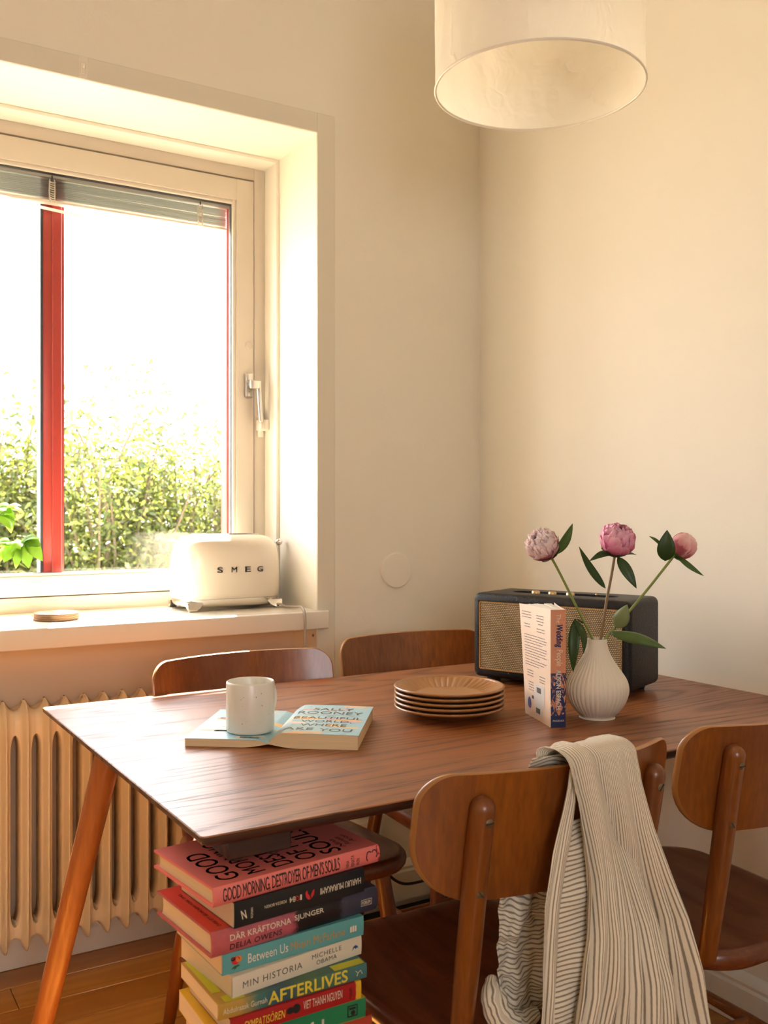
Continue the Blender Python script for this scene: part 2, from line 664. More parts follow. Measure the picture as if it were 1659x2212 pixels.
def skirting(name, x0, y0, x1, y1, parent=None):
    """skirting board with a moulded top edge along a straight wall, 11.5 cm high"""
    a, b = Vector((x0, y0, 0)), Vector((x1, y1, 0))
    d = (b - a).normalized()
    nrm = Vector((-d.y, d.x, 0))
    prof = [(0, 0.001), (0.018, 0.001), (0.018, 0.082), (0.014, 0.088), (0.016, 0.096), (0.012, 0.106), (0.005, 0.112), (0, 0.115)]
    g = G()
    g.loft([[a + nrm * p + UPV * z for p, z in prof], [b + nrm * p + UPV * z for p, z in prof]])
    return g.build(name, TRIMW, parent, smooth=30, kind='structure')


skirting('baseboard_back', XR - 0.02, YW, WX1, YW)
skirting('baseboard_right', XR, YB, XR, YW - 0.02)
skirting('baseboard_left', XL, YW, XL, YB)
skirting('baseboard_niche', WX1, YN, WX0, YN)

# casing strip round window and niche
g = G()
cw = 0.056
g.box(WX1, YW - 0.004, 0.0, WX1 + cw, YW, WZ1 + cw, 0.0015, 1)
g.box(WX0 - cw, YW - 0.004, 0.0, WX0, YW, WZ1 + cw, 0.0015, 1)
g.box(WX0, YW - 0.004, WZ1, WX1, YW, WZ1 + cw, 0.0015, 1)
g.build('trim_1', wall_paint('casing_paint', (0.72, 0.67, 0.555), 0.45, 0.06), smooth=30, kind='structure')

# ---- window 1: fixed frame, inner sash, outer red sash, panes, ironmongery, sill
w1 = thing('window_1', kind='structure', loc=(0.5, 2.72, WZ0))
WO = Vector((0.5, 2.72, WZ0))


def wpart(g, name, mat, parent=None, smooth=30, **kw):
    g.xf(Matrix.Translation(-WO))
    return g.build(name, mat, parent or w1, smooth=smooth, **kw)


def rect_frame(g, x0, x1, z0, z1, wl, wr, wb_, wt, y0, y1, r=0.002):
    g.box(x0, y0, z0, x0 + wl, y1, z1, r, 2)
    g.box(x1 - wr, y0, z0, x1, y1, z1, r, 2)
    g.box(x0 + wl - 0.001, y0 + 0.0004, z1 - wt, x1 - wr + 0.001, y1, z1, r, 2)
    g.box(x0 + wl - 0.001, y0 + 0.0004, z0, x1 - wr + 0.001, y1, z0 + wb_, r, 2)


g = G()   # jamb liner stepping in from the plaster reveal
rect_frame(g, WX0, WX1, WZ0, WZ1, 0.011, 0.011, 0.0005, 0.011, 2.645, 2.86, 0.002)
wpart(g, 'jamb_liner', TRIMW)
g = G()
rect_frame(g, WX0 + 0.011, WX1 - 0.011, WZ0, WZ1 - 0.011, 0.036, 0.036, 0.041, 0.036, 2.726, 2.86, 0.002)
wpart(g, 'outer_frame', FRAMEW)
SX0, SX1, SZ0, SZ1 = WX0 + 0.051, 1.1835, 0.9085, 2.1445
g = G()
rect_frame(g, SX0, SX1, SZ0, SZ1, 0.056, 0.056, 0.054, 0.064, 2.722, 2.775, 0.002)
sash = wpart(g, 'sash', FRAMEW)
g = G()
rect_frame(g, SX0 + 0.055, SX1 - 0.055, SZ0 + 0.053, SZ1 - 0.063, 0.012, 0.012, 0.009, 0.012, 2.7265, 2.76, 0.003)
wpart(g, 'glazing_bead', FRAMEW, sash)
IX0, IX1, IZ0, IZ1 = SX0 + 0.066, SX1 - 0.066, SZ0 + 0.061, SZ1 - 0.074
g = G()
rect_frame(g, IX0 - 0.001, IX1 + 0.001, IZ0 - 0.001, IZ1 + 0.001, 0.004, 0.004, 0.003, 0.004, 2.736, 2.75, 0.0)
wpart(g, 'gasket', GASKET, sash)
g = G(); g.box(IX0 - 0.004, 2.741, IZ0 - 0.004, IX1 + 0.004, 2.744, IZ1 + 0.004)
wpart(g, 'pane', GLASS, sash, smooth=0)
# outer red sash with its mullion
g = G()
rect_frame(g, WX0 + 0.045, 1.186, 0.902, 2.15, 0.06, 0.059, 0.058, 0.06, 2.80, 2.85, 0.003)
red = wpart(g, 'red_outer_sash', REDP)
g = G()
g.box(0.579, 2.799, 0.955, 0.637, 2.85, 2.10, 0.003, 2)
g.box(0.604, 2.794, 0.955, 0.630, 2.80, 2.10, 0.002, 1)
wpart(g, 'mullion', REDP, red)
g = G(); g.box(0.5725, 2.798, 0.956, 0.5795, 2.846, 2.095); g.box(0.6365, 2.802, 0.956, 0.6385, 2.846, 2.095)
g.box(WX0 + 0.1, 2.796, 0.957, 1.13, 2.80, 0.962)
wpart(g, 'mullion_gasket', GASKET, red, smooth=0)
for a, b in ((WX0 + 0.1, 0.574), (0.636, 1.13)):
    g = G(); g.box(a, 2.824, 0.95, b, 2.827, 2.10)
    wpart(g, 'outer_pane', GLASS, red, smooth=0)
# handle
g = G(); g.box(1.1525, 2.712, 1.486, 1.1775, 2.723, 1.558, 0.003, 3)
hd = wpart(g, 'handle', STEEL)
g = G(); g.box(1.1535, 2.7095, 1.533, 1.1765, 2.714, 1.557, 0.002, 2)
g.box(1.1535, 2.7095, 1.487, 1.1765, 2.714, 1.505, 0.002, 2)
wpart(g, 'escutcheon', STEEL, hd)
g = G(); g.tube([(1.163, 2.715, 1.522), (1.163, 2.69, 1.522)], 0.0085, 14)
g.box(1.154, 2.676, 1.508, 1.190, 2.692, 1.534, 0.004, 3)
g.tube([(1.184, 2.684, 1.522), (1.186, 2.683, 1.48), (1.189, 2.682, 1.43), (1.190, 2.682, 1.412)], [0.0085, 0.0085, 0.0078, 0.0075], 12, 3)
wpart(g, 'lever', STEEL, hd)
g = G(); g.box(1.191, 2.692, 1.385, 1.2215, 2.724, 1.418, 0.003, 2)
for k in range(4):
    g.box(1.1935 + k * 0.0045, 2.6895, 1.389, 1.1958 + k * 0.0045, 2.694, 1.414, 0.0006, 1)
g.box(1.197, 2.718, 1.366, 1.214, 2.726, 1.386, 0.002, 2)
g.box(1.197, 2.718, 1.417, 1.214, 2.726, 1.432, 0.002, 2)
wpart(g, 'window_catch', WHITEP, w1)
g = G(); g.lathe([(0.0115, 0), (0.0115, 0.0025), (0.009, 0.004), (0.0085, 0.0025), (0.0, 0.0032)], 24)
g.xf(Matrix.Translation((1.168, 2.7225, 1.644)) @ Matrix.Rotation(PI / 2, 4, 'X'))
wpart(g, 'cover_cap', FRAMEW)
# sill
g = G()
g.box(WX0 - 0.025, 2.366, 0.814, 1.2565, YW, 0.8635, 0.004, 3)
g.box(WX0, YW - 0.01, 0.814, WX1, 2.74, 0.8635, 0.002, 1)
wpart(g, 'window_sill', SILLM)
g = G()
g.lathe([(0.004, 0), (0.004, 0.002), (0.0, 0.003)], 10)
g.xf(Matrix.Translation((WX1 - 0.0005, 2.42, 0.79)) @ Matrix.Rotation(-PI / 2, 4, 'Y'))
wpart(g, 'niche_screw', OLDSCREW)

# window added behind the camera, out of frame, to fill the foreground with daylight
w2 = thing('fill_window', kind='structure', loc=(-0.35, YB - 0.1, FZ0))
g = G()
for (a, b, c, d) in ((FX0, FX0 + 0.06, FZ0, FZ1), (FX1 - 0.06, FX1, FZ0, FZ1), (FX0, FX1, FZ0, FZ0 + 0.06), (FX0, FX1, FZ1 - 0.06, FZ1), (-0.38, -0.32, FZ0, FZ1)):
    g.box(a, YB - 0.13, c, b, YB - 0.07, d)
g.xf(Matrix.Translation((0.35, -(YB - 0.1), -FZ0)))
g.build('frame', TRIMW, w2, smooth=0)
for a, b in ((FX0 + 0.05, -0.37), (-0.33, FX1 - 0.05)):
    g = G(); g.box(a + 0.35, -0.002, 0.05, b + 0.35, 0.002, FZ1 - FZ0 - 0.05)
    g.build('pane', GLASS, w2, smooth=0)

# ---- venetian blind between the sashes
bl = thing('venetian_blind', 'grey metal venetian blind gathered at the top of the window', 'blind', (0.5, 2.771, 1.99))
g = G(); g.box(-0.6, -0.013, 0.073, 0.617, 0.013, 0.100, 0.002, 2); g.build('headrail', SLATM, bl)
NS = 11
def slat_mesh(x0, x1):
    g = G()
    def fn(u, v):
        return Vector((x0 + (x1 - x0) * u, (v - 0.5) * 0.025, 0.0022 * (1 - (2 * v - 1) ** 2)))
    g.grid(fn, 8, 6)
    g.grid(lambda u, v: fn(u, 1 - v) - Vector((0, 0, 0.0006)), 8, 6)
    return g
sl0 = slat_mesh(-0.595, 0.612).build('slat', SLATM, bl, smooth=60)
for k in range(NS):
    o = sl0 if k == 0 else link_mesh('slat', sl0.data, bl)
    o.location = (0, random.uniform(-0.0008, 0.0008), 0.066 - k * 0.0048)
    o.rotation_euler = (random.uniform(-0.05, 0.05), random.uniform(-0.0012, 0.0012), 0)
g = G(); g.box(-0.595, -0.012, 0.004, 0.612, 0.012, 0.0115, 0.002, 2); g.build('bottom_rail', WHITEP, bl)
g = slat_mesh(-0.02, 0.60)
g.xf(Matrix.Translation((0, -0.001, -0.004)) @ Matrix.Rotation(0.072, 4, 'Y'))
g.build('loose_slat', WHITEP, bl, smooth=60)
for xx in (0.095, 0.525):
    g = G()
    for q in range(9):
        z = 0.062 - q * 0.0062
        g.tube([(xx - 0.009, -0.0145, z), (xx + 0.001, -0.0162, z - 0.004), (xx + 0.009, -0.0145, z - 0.0015)], 0.0016, 6)
    g.tube([(xx - 0.006, -0.0152, 0.068), (xx - 0.008, -0.0158, 0.035), (xx - 0.005, -0.0152, 0.004)], 0.0016, 6)
    g.tube([(xx + 0.006, -0.0152, 0.068), (xx + 0.007, -0.0158, 0.035), (xx + 0.006, -0.0152, 0.004)], 0.0016, 6)
    cd = g.build('ladder_cord', CORDM, bl, smooth=60)
    g = G(); g.box(xx - 0.002, -0.0165, 0.068, xx + 0.002, -0.0135, 0.078, 0.0006, 1); g.build('cord_clip', GASKET, cd)

# ---- radiator
PITCH = 0.0485
rd = thing('radiator', 'cream cast iron column radiator in the niche under the window', 'radiator', (0.417, 2.41, 0.0))


def rad_section():
    g = G()
    n = 20
    zs = [0.078, 0.080, 0.084, 0.090, 0.098, 0.108, 0.125, 0.137, 0.139, 0.143, 0.149, 0.157, 0.167, 0.182, 0.2, 0.30, 0.45, 0.55, 0.556, 0.570, 0.580, 0.588, 0.594, 0.598, 0.600, 0.606, 0.622, 0.634, 0.646, 0.657, 0.666, 0.673, 0.678, 0.681]
    rings = []
    for z in zs:
        hub = 1.0 if z <= 0.125 or z >= 0.605 else 0.0
        if 0.125 < z < 0.2: hub = 1 - math.sqrt(max(0.0, 1 - (1 - min(1, max(0, (z - 0.137) / 0.045))) ** 2))
        if 0.55 < z < 0.605: hub = 1 - math.sqrt(max(0.0, 1 - (1 - min(1, max(0, (0.600 - z) / 0.045))) ** 2))
        hw = 0.0130 + (PITCH / 2 + 0.0002 - 0.0130) * hub
        e0 = max(0.0, (0.112 - z) / 0.034)
        e1 = max(0.0, (z - 0.622) / 0.059)
        e = max(e0, e1)
        e = min(e, 1.0)
        back = (1 - math.sqrt(max(0, 1 - e * e))) * (0.030 if e0 > 0 else 0.055)
        yf, yb = 0.0 + back, 0.118 - back
        hw *= 1.0
        hp = PITCH / 2
        half = []
        for q in (0.0, 0.07, 0.15, 0.24, 0.34, 0.45, 0.57, 0.7, 0.85, 1.0):
            xx = hw * q
            half.append((xx, yf + (0.027 * (1 - math.exp(-(xx / 0.0070) ** 2)) + 0.006 * xx / hp) * (1 - 0.5 * e ** 2)))
        out2 = half + [(x_, yf + yb - y_) for x_, y_ in reversed(half)]
        out2 = out2 + [(-x_, y_) for x_, y_ in reversed(out2[1:-1])]
        ring = []
        for (xx, yy) in out2:
            zz = z
            if z < 0.125: zz = z + 0.030 * (1 - math.exp(-(abs(xx) / 0.011) ** 2)) * (0.125 - z) / 0.047
            if z > 0.62: zz = z - 0.022 * (1 - math.exp(-(abs(xx) / 0.011) ** 2)) * (z - 0.62) / 0.061
            ring.append(Vector((xx, yy, zz)))
        rings.append(ring)
    g.loft(rings)
    return g


sec0 = rad_section().build('radiator_section', RADM, rd, smooth=75)
for k in range(-11, 16):
    o = sec0 if k == -11 else link_mesh('radiator_section', sec0.data, rd)
    o.location = (k * PITCH, 0, 0)
for q in ([(0.74, 0.06, 0.12), (0.77, 0.06, 0.12), (0.78, 0.06, 0.11), (0.78, 0.06, 0.0)], [(-0.55, 0.06, 0.10), (-0.59, 0.06, 0.10), (-0.60, 0.06, 0.09), (-0.60, 0.06, 0.0)]):
    g = G(); g.tube(q, 0.011, 10); g.build('radiator_pipe', RADM, rd)

# ---- small things on the wall
o = thing('wall_cover', 'round painted cover plate on the wall above the second chair', 'cover plate', (1.494, YW, 0.966))
g = G(); g.lathe([(0.0525, -0.001), (0.0525, 0.005), (0.0495, 0.0085), (0.0, 0.0095)], 48)
g.xf(Matrix.Rotation(PI / 2, 4, 'X')); g.build('disc', WALL, o)
g = G(); g.lathe([(0.0002, 0.0092), (0.002, 0.0094), (0.0018, 0.0102), (0, 0.0104)], 10)
g.xf(Matrix.Rotation(PI / 2, 4, 'X')); g.build('screw', TRIMW, o)

o = thing('adhesive_hook', 'small clear plastic hook stuck above the window', 'hook', (0.591, YW - 0.004, 2.226))
g = G(); g.box(-0.011, -0.0012, -0.026, 0.011, 0.0, 0.026, 0.0005, 1); g.build('tape', HOOKM, o)
g = G(); g.box(-0.006, -0.004, -0.018, 0.006, -0.0012, 0.010, 0.001, 1)
g.tube([(0, -0.003, -0.004), (0, -0.010, -0.008), (0, -0.012, -0.002)], 0.0022, 8, 2)
g.build('hook_body', HOOKM, o)

o = thing('wall_socket', 'cream wall socket above the skirting behind the chairs', 'socket', (1.385, YW, 0.215))
g = G(); g.box(-0.04, -0.035, -0.04, 0.04, 0.0, 0.04, 0.005, 3); g.build('housing', WHITEP, o)
g = G(); g.lathe([(0.019, 0.033), (0.019, 0.036), (0.016, 0.0365), (0.015, 0.0355), (0, 0.0355)], 24)
g.xf(Matrix.Rotation(PI / 2, 4, 'X')); g.build('socket_face', WHITEP, o)

BLKCABLE = plain('black_cable', (0.012, 0.012, 0.013), 0.4)
o = thing('power_cord', 'thin black power cord hanging along the wall behind the chairs', 'cord', (1.5, 2.37, 0))
def sm(pts, n=8):
    P = [Vector(p) for p in pts]
    out = []
    for i in range(len(P) - 1):
        p0, p1, p2, p3 = P[max(0, i - 1)], P[i], P[i + 1], P[min(len(P) - 1, i + 2)]
        for k in range(n):
            t = k / n
            out.append(0.5 * ((2 * p1) + (-p0 + p2) * t + (2 * p0 - 5 * p1 + 4 * p2 - p3) * t * t + (-p0 + 3 * p1 - 3 * p2 + p3) * t ** 3))
    out.append(P[-1])
    return out
g = G(); g.tube(sm([(-0.115, -0.004, 0.20), (-0.08, -0.03, 0.12), (-0.02, -0.025, 0.068), (0.06, -0.02, 0.058), (0.14, -0.015, 0.06), (0.18, -0.03, 0.05), (0.165, -0.06, 0.012), (0.12, -0.14, 0.006), (0.02, -0.20, 0.006), (-0.10, -0.17, 0.006)]), 0.0042, 8)
g.build('cable', BLKCABLE, o)
g = G(); g.tube([(-0.115, -0.005, 0.215), (-0.115, -0.04, 0.212)], [0.016, 0.012], 14, 2)
g.build('plug', BLKCABLE, o)

# ------------------------------------------------------------------ pendant lamp
LPX, LPY, LPZ = 1.213, 1.428, 1.952
lamp = thing('pendant_lamp', 'large white crinkled paper drum pendant lamp', 'lamp', (LPX, LPY, LPZ))
def paper():
    m = M('crinkled_paper')
    o = m.obj()
    vor = m.n('ShaderNodeTexVoronoi', feature='DISTANCE_TO_EDGE')
    vor.inputs['Scale'].default_value = 9.0
    wob = m.n('ShaderNodeVectorMath', operation='ADD')
    nn = m.n('ShaderNodeTexNoise'); nn.inputs['Scale'].default_value = 6.0; nn.inputs['Detail'].default_value = 3
    m.l(o, nn.inputs['Vector'])
    scl = m.n('ShaderNodeVectorMath', operation='SCALE'); scl.inputs['Scale'].default_value = 0.28
    m.l(nn.outputs['Color'], scl.inputs[0])
    m.l(m.mapped(o, (1, 1, 0.65)), wob.inputs[0]); m.l(scl.outputs[0], wob.inputs[1])
    m.l(wob.outputs[0], vor.inputs['Vector'])
    cre = m.ramp(vor.outputs['Distance'], [(0.0, (1, 1, 1)), (0.09, (0, 0, 0))])
    big = m.noise(o, 7.0, 3, 0.55, 1.2)
    h = m.math('ADD', m.math('MULTIPLY', cre, 0.10), big)
    m.col((0.90, 0.87, 0.79))
    m.set(Roughness=0.6)
    tr = m.n('ShaderNodeBsdfTranslucent'); tr.inputs[0].default_value = (0.92, 0.87, 0.76, 1)
    mx = m.n('ShaderNodeMixShader'); mx.inputs[0].default_value = 0.42
    m.l(m.b.outputs[0], mx.inputs[1]); m.l(tr.outputs[0], mx.inputs[2])
    m.l(mx.outputs[0], m.out.inputs['Surface'])
    m.bump(h, 0.5, 0.014)
    m.l(m.b.inputs['Normal'].links[0].from_socket, tr.inputs['Normal'])
    return m.m
PAPER = paper()
RL, HL = 0.199, 0.42
def crin(a, z):
    p = Vector((math.cos(a) * 5, math.sin(a) * 5, z * 9))
    e = min(1.0, z / 0.03, (HL - z) / 0.03)
    return 0.0035 * e * (noise.noise(p) + 0.6 * noise.noise(p * 2.3))
g = G()
NA, NZ = 120, 48
for side in (0, 1):
    rings = []
    for j in range(NZ + 1):
        z = HL * j / NZ
        rings.append([Vector(((RL - 0.0006 * side + crin(2 * PI * k / NA, z)) * math.cos(2 * PI * k / NA), (RL - 0.0006 * side + crin(2 * PI * k / NA, z)) * math.sin(2 * PI * k / NA), z)) for k in range(NA)])
    g.loft(rings if side == 0 else [list(reversed(r)) for r in rings], False, False)
    if side == 0: break
g.build('shade', PAPER, lamp, smooth=180)
RINGM = plain('shade_ring', (0.78, 0.72, 0.62), 0.5)
for z, nm in ((0.0, 'bottom_ring'), (HL, 'top_ring')):
    g = G()
    n = 72
    pts = [Vector((RL * math.cos(2 * PI * k / n), RL * math.sin(2 * PI * k / n), z)) for k in range(n)]
    rings = []
    for k in range(n):
        d = Vector((math.cos(2 * PI * k / n), math.sin(2 * PI * k / n), 0))
        rings.append([pts[k] + d * 0.0026 * math.cos(b * PI / 4) + UPV * 0.0026 * math.sin(b * PI / 4) for b in range(8)])
    rings.append(rings[0])
    g.loft(rings, False, False)
    g.build(nm, RINGM, lamp, smooth=180)
g = G()
for k in range(3):
    a = k * 2 * PI / 3 + 0.4
    g.tube([(0.015 * math.cos(a), 0.015 * math.sin(a), HL), (RL * math.cos(a), RL * math.sin(a), HL)], 0.002, 6)
g.build('spider', RINGM, lamp)
g = G(); g.tube([(0, 0, HL - 0.08), (0, 0, HL + 0.01)], [0.02, 0.016], 16); g.build('bulb_holder', WHITEP, lamp)
g = G(); g.lathe([(0.012, 0.30), (0.016, 0.29), (0.03, 0.26), (0.031, 0.245), (0.024, 0.225), (0.008, 0.215)], 20); 
g.build('bulb', plain('opal_bulb', (0.9, 0.87, 0.8), 0.3), lamp)
g = G(); g.tube([(0, 0, HL), (0, 0, ZC - LPZ - 0.04)], 0.003, 8); g.build('cord', WHITEP, lamp)
g = G(); g.lathe([(0.045, ZC - LPZ - 0.04), (0.045, ZC - LPZ)], 24); g.build('ceiling_cup', WHITEP, lamp)

# ------------------------------------------------------------------ dining table
TX0, TX1, TY0, TY1, TZ = 0.412, 1.755, 1.104, 1.997, 0.75
tc = Vector(((TX0 + TX1) / 2, (TY0 + TY1) / 2, 0))
tb = thing('dining_table', 'dark brown ash dining table with one corner propped on books', 'table', tc)
hx, hy = (TX1 - TX0) / 2, (TY1 - TY0) / 2
def rr_ring(ins, z, r=0.006):
    return [Vector((p[0], p[1], z)) for p in rrect(2 * (hx - ins), 2 * (hy - ins), max(0.002, r), 4)]
g = G()
g.cur = 1
g.loft([rr_ring(0.030, TZ - 0.024), rr_ring(0.004, TZ - 0.012), rr_ring(0.0008, TZ - 0.009), rr_ring(0.0, TZ - 0.0065), rr_ring(0.0, TZ - 0.0015)], True, False)
g.cur = 0
g.loft([rr_ring(0.0, TZ - 0.0015), rr_ring(0.0012, TZ)], False, True)
g.build('tabletop', [TABLEW, EDGEW], tb, smooth=30)
blockpos = [(-hx + 0.100, -hy + 0.100), (-hx + 0.100, hy - 0.130), (hx - 0.165, hy - 0.130), (hx - 0.165, -hy + 0.100)]
for i, (bx, by) in enumerate(blockpos):
    g = G(); g.box(bx - 0.045, by - 0.047, TZ - 0.055, bx + 0.045, by + 0.047, TZ - 0.0235, 0.0015, 1)
    ob = g.build('leg_block', EDGEW, tb)
    if i == 0:
        for (sx, sy) in ((-0.030, -0.036), (0.022, -0.036), (-0.030, 0.036), (0.022, 0.036)):
            g = G(); g.lathe([(0.0, -0.0048), (0.006, -0.0042), (0.0095, -0.002), (0.0105, 0.0005)], 16, (bx + sx, by + sy, TZ - 0.0555))
            g.build('screw', STEEL, ob)
        continue
    dx, dy = (-1 if bx < 0 else 1), (-1 if by < 0 else 1)
    g = G()
    top = Vector((bx + 0.004 * -dx, by, TZ - 0.05)); bot = Vector((top.x + dx * 0.139, top.y + dy * 0.112, 0.0))
    g.tube([bot, bot.lerp(top, 0.02), top], [0.019, 0.0195, 0.0265], 28)
    for q in g.v:
        if q.z < 0.012: q.z = max(q.z, 0.0)
    g.build('leg', LEGW, tb, smooth=60)

# ------------------------------------------------------------------ chairs
HWB, SAG = 0.221, 0.060
def back_y(x, z):
    return -0.258 + SAG * (x / HWB) ** 2 + (0.815 - z) * 0.19


def shell(g, out, fm, thick_f, bev=0.004, rings=(1.0, 0.985, 0.9, 0.7, 0.45, 0.2), bev_scale=0.965):
    """closed solid from outline (u,v): fm(u,v,side) with side 0 = front face, 1 = back face"""
    n = len(out)
    cu = sum(p[0] for p in out) / n; cv = sum(p[1] for p in out) / n
    front, back = [], []
    for s in rings:
        front.append([fm(cu + (p[0] - cu) * s, cv + (p[1] - cv) * s, 0) for p in out])
        back.append([fm(cu + (p[0] - cu) * s, cv + (p[1] - cv) * s, 1) for p in out])
    n0 = len(g.v)
    seq = list(reversed(front)) + back
    g.loft(seq, True, True)


def edge_in(s):   # thickness factor near the rim for a rounded edge
    return s


def make_chair():
    c = thing('wooden_chair', '', 'chair', group='vintage wooden chairs round the table')
    # seat: rounded trapezoid, saddled top, rounded rim
    out = []
    for (x, y) in dense(rrect(0.385, 0.425, (0.11, 0.085, 0.085, 0.11), 8, 0, 0), 0.02):
        k = 1.0 + 0.05 * (y / 0.21)
        out.append((x * k, y))
    g = G()
    rings = []
    zt, th = 0.450, 0.036
    cx0 = [(1 - 0.085, zt - th), (1 - 0.03, zt - th + 0.004), (1 - 0.006, zt - th + 0.012), (1.0, zt - 0.016), (1 - 0.008, zt - 0.007), (1 - 0.03, zt - 0.0015), (1 - 0.075, zt)]
    for s, z in cx0: rings.append([Vector((p[0] * s, p[1] * s, z)) for p in out])
    for s in (0.82, 0.65, 0.45, 0.25, 0.08):
        rings.append([Vector((p[0] * s, p[1] * s, zt - 0.011 * (1 - (s / 0.93) ** 2) * (1.0 - 0.35 * (p[1] * s / 0.2)))) for p in out])
    g.loft(rings)
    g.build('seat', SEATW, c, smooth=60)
    # bent plywood backrest
    bo = dense(rrect(2 * HWB, 0.172, (0.0855, 0.042, 0.042, 0.0855), 10, 0, 0.729))
    g = G()
    def fm(t):
        return lambda u, v, side: Vector((u * (1.0), back_y(u, v) + (t if side == 0 else -t), v))
    n = len(bo)
    cv = 0.729
    def ring(s, off):
        r = []
        for p in bo:
            u, v = p[0] * s, cv + (p[1] - cv) * s
            r.append(Vector((u, back_y(u, v) + off, v)))
        return r
    T = 0.0055
    g.loft([ring(s, T) for s in (0.03, 0.15, 0.3, 0.42, 0.55, 0.68, 0.78, 0.87, 0.93, 0.97, 0.988)], True, False)
    g.cur = 1
    g.loft([ring(0.988, T), ring(1.0, T * 0.6), ring(1.003, 0), ring(1.0, -T * 0.6), ring(0.988, -T)], False, False)
    g.cur = 0
    g.loft([ring(s, -T) for s in (0.988, 0.97, 0.93, 0.87, 0.78, 0.68, 0.55, 0.42, 0.3, 0.15, 0.03)], False, True)
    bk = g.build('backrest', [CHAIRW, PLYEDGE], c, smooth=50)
    for sx in (-1, 1):
        b0 = Vector((sx * 0.143, -0.178, 0.44))
        b1 = Vector((sx * 0.150, back_y(0.15, 0.72) - 0.0155, 0.72))
        b2 = Vector((sx * 0.150, back_y(0.15, 0.772) - 0.0155, 0.772))
        g = G()
        g.tube([b0, b0.lerp(b1, 0.45), b1, b2], [0.0145, 0.0165, 0.0165, 0.016], 20, 5)
        ps = g.build('back_post', CHAIRW, c, smooth=70)
        for zz in (0.663, 0.757):
            g = G()
            g.lathe([(0.0, 0.0018), (0.004, 0.0014), (0.0058, 0.0002), (0.0058, -0.003)], 16)
            g.xf(Matrix.Translation((sx * 0.150 , back_y(0.15, zz) - 0.0315, zz)) @ Matrix.Rotation(PI / 2 + 0.18, 4, 'X'))
            sc = g.build('screw', OLDSCREW, ps)
            g = G(); g.box(-0.0055, -0.0007, 0.0008, 0.0055, 0.0007, 0.0022)
            g.xf(Matrix.Translation((sx * 0.150, back_y(0.15, zz) - 0.0315, zz)) @ Matrix.Rotation(PI / 2 + 0.18, 4, 'X') @ Matrix.Rotation(0.5 * sx + zz * 9, 4, 'Z'))
            # the slot stays part of the screw's own mesh
            sc.data.materials.append(SLOTM)
            me = sc.data
            bm = bmesh.new(); bm.from_mesh(me)
            vs_ = [bm.verts.new(p) for p in g.v]
            for f in g.f:
                ff = bm.faces.new([vs_[i] for i in f]); ff.material_index = 1
            bm.to_mesh(me); bm.free()
    legs = {}
    for sx in (-1, 1):
        for sy in (-1, 1):
            t = Vector((sx * (0.135 if sy < 0 else 0.14), -0.14 if sy < 0 else 0.145, 0.425))
            f = Vector((sx * (0.175 if sy < 0 else 0.185), -0.225 if sy < 0 else 0.20, 0.0))
            legs[(sx, sy)] = (t, f)
            g = G(); g.tube([f, f.lerp(t, 0.45), t], [0.0125, 0.0185, 0.0155], 20)
            for q in g.v: q.z = max(q.z, 0.0)
            g.build('leg', CHAIRW, c, smooth=60)
    for sx in (-1, 1):
        a = legs[(sx, -1)][1].lerp(legs[(sx, -1)][0], 0.42); b = legs[(sx, 1)][1].lerp(legs[(sx, 1)][0], 0.42)
        g = G(); g.tube([a, a.lerp(b, 0.5), b], [0.009, 0.0125, 0.009], 14); g.build('stretcher', CHAIRW, c, smooth=60)
    a = (legs[(-1, -1)][1].lerp(legs[(-1, -1)][0], 0.42) + legs[(-1, 1)][1].lerp(legs[(-1, 1)][0], 0.42)) / 2
    b = Vector((-a.x, a.y, a.z))
    g = G(); g.tube([a, a.lerp(b, 0.5), b], [0.009, 0.0125, 0.009], 14); g.build('stretcher', CHAIRW, c, smooth=60)
    return c


ch1 = make_chair()
ch1.location = (0.877, 1.20, 0)
ch1['label'] = 'wooden chair in the foreground with a striped shirt over its back'
copy_tree(ch1, (1.372, 1.21, 0), math.radians(-1.5), 'wooden chair at the right edge beside the wall, seat and one post visible')
copy_tree(ch1, (0.868, 1.828, 0), PI + math.radians(2.0), 'wooden chair behind the mug, its back in front of the radiator')
copy_tree(ch1, (1.377, 1.935, 0), PI + math.radians(-2.0), 'wooden chair behind the plates, its back partly hidden by the speaker')

# ------------------------------------------------------------------ books
PAGE = None
def page_mat():
    m = M('book_pages')
    o = m.obj()
    f = m.noise(m.mapped(o, (6, 6, 900)), 1.0, 2)
    m.col(m.mix(f, (0.62, 0.45, 0.25), (0.80, 0.63, 0.40)))
    m.bump(f, 0.25, 0.0008)
    m.set(Roughness=0.8, Specular_IOR_Level=0.2)
    return m.m
PAGE = page_mat()
PAGEW = plain('white_pages', (0.80, 0.72, 0.60), 0.8, var=0.06)
def ink(name, c, rough=0.5): return plain('ink_' + name, c, rough)
INK_BLACK = ink('black', (0.012, 0.010, 0.010))
INK_WHITE = ink('white', (0.78, 0.74, 0.68))
INK_BRIGHT = ink('bright_white', (0.92, 0.90, 0.86))
INK_CREAM = ink('cream', (0.70, 0.60, 0.44))
INK_PINKW = ink('pale_pink', (0.80, 0.66, 0.52))
INK_OCHRE = ink('ochre', (0.50, 0.26, 0.06))
INK_GREY = ink('grey', (0.10, 0.10, 0.10))
INK_YEL = ink('yellow', (0.72, 0.55, 0.05))
INK_RED = ink('red', (0.55, 0.02, 0.03))
INK_BLUE = ink('blue', (0.03, 0.06, 0.22))
INK_GREEN = ink('green', (0.03, 0.12, 0.03))
INK_ORANGE = ink('orange', (0.70, 0.20, 0.03))
INK_BRONZE = ink('bronze', (0.13, 0.095, 0.06), 0.35)
INK_PEACH = ink('peach', (0.80, 0.48, 0.24))
INK_SAGE = ink('sage', (0.33, 0.42, 0.30))
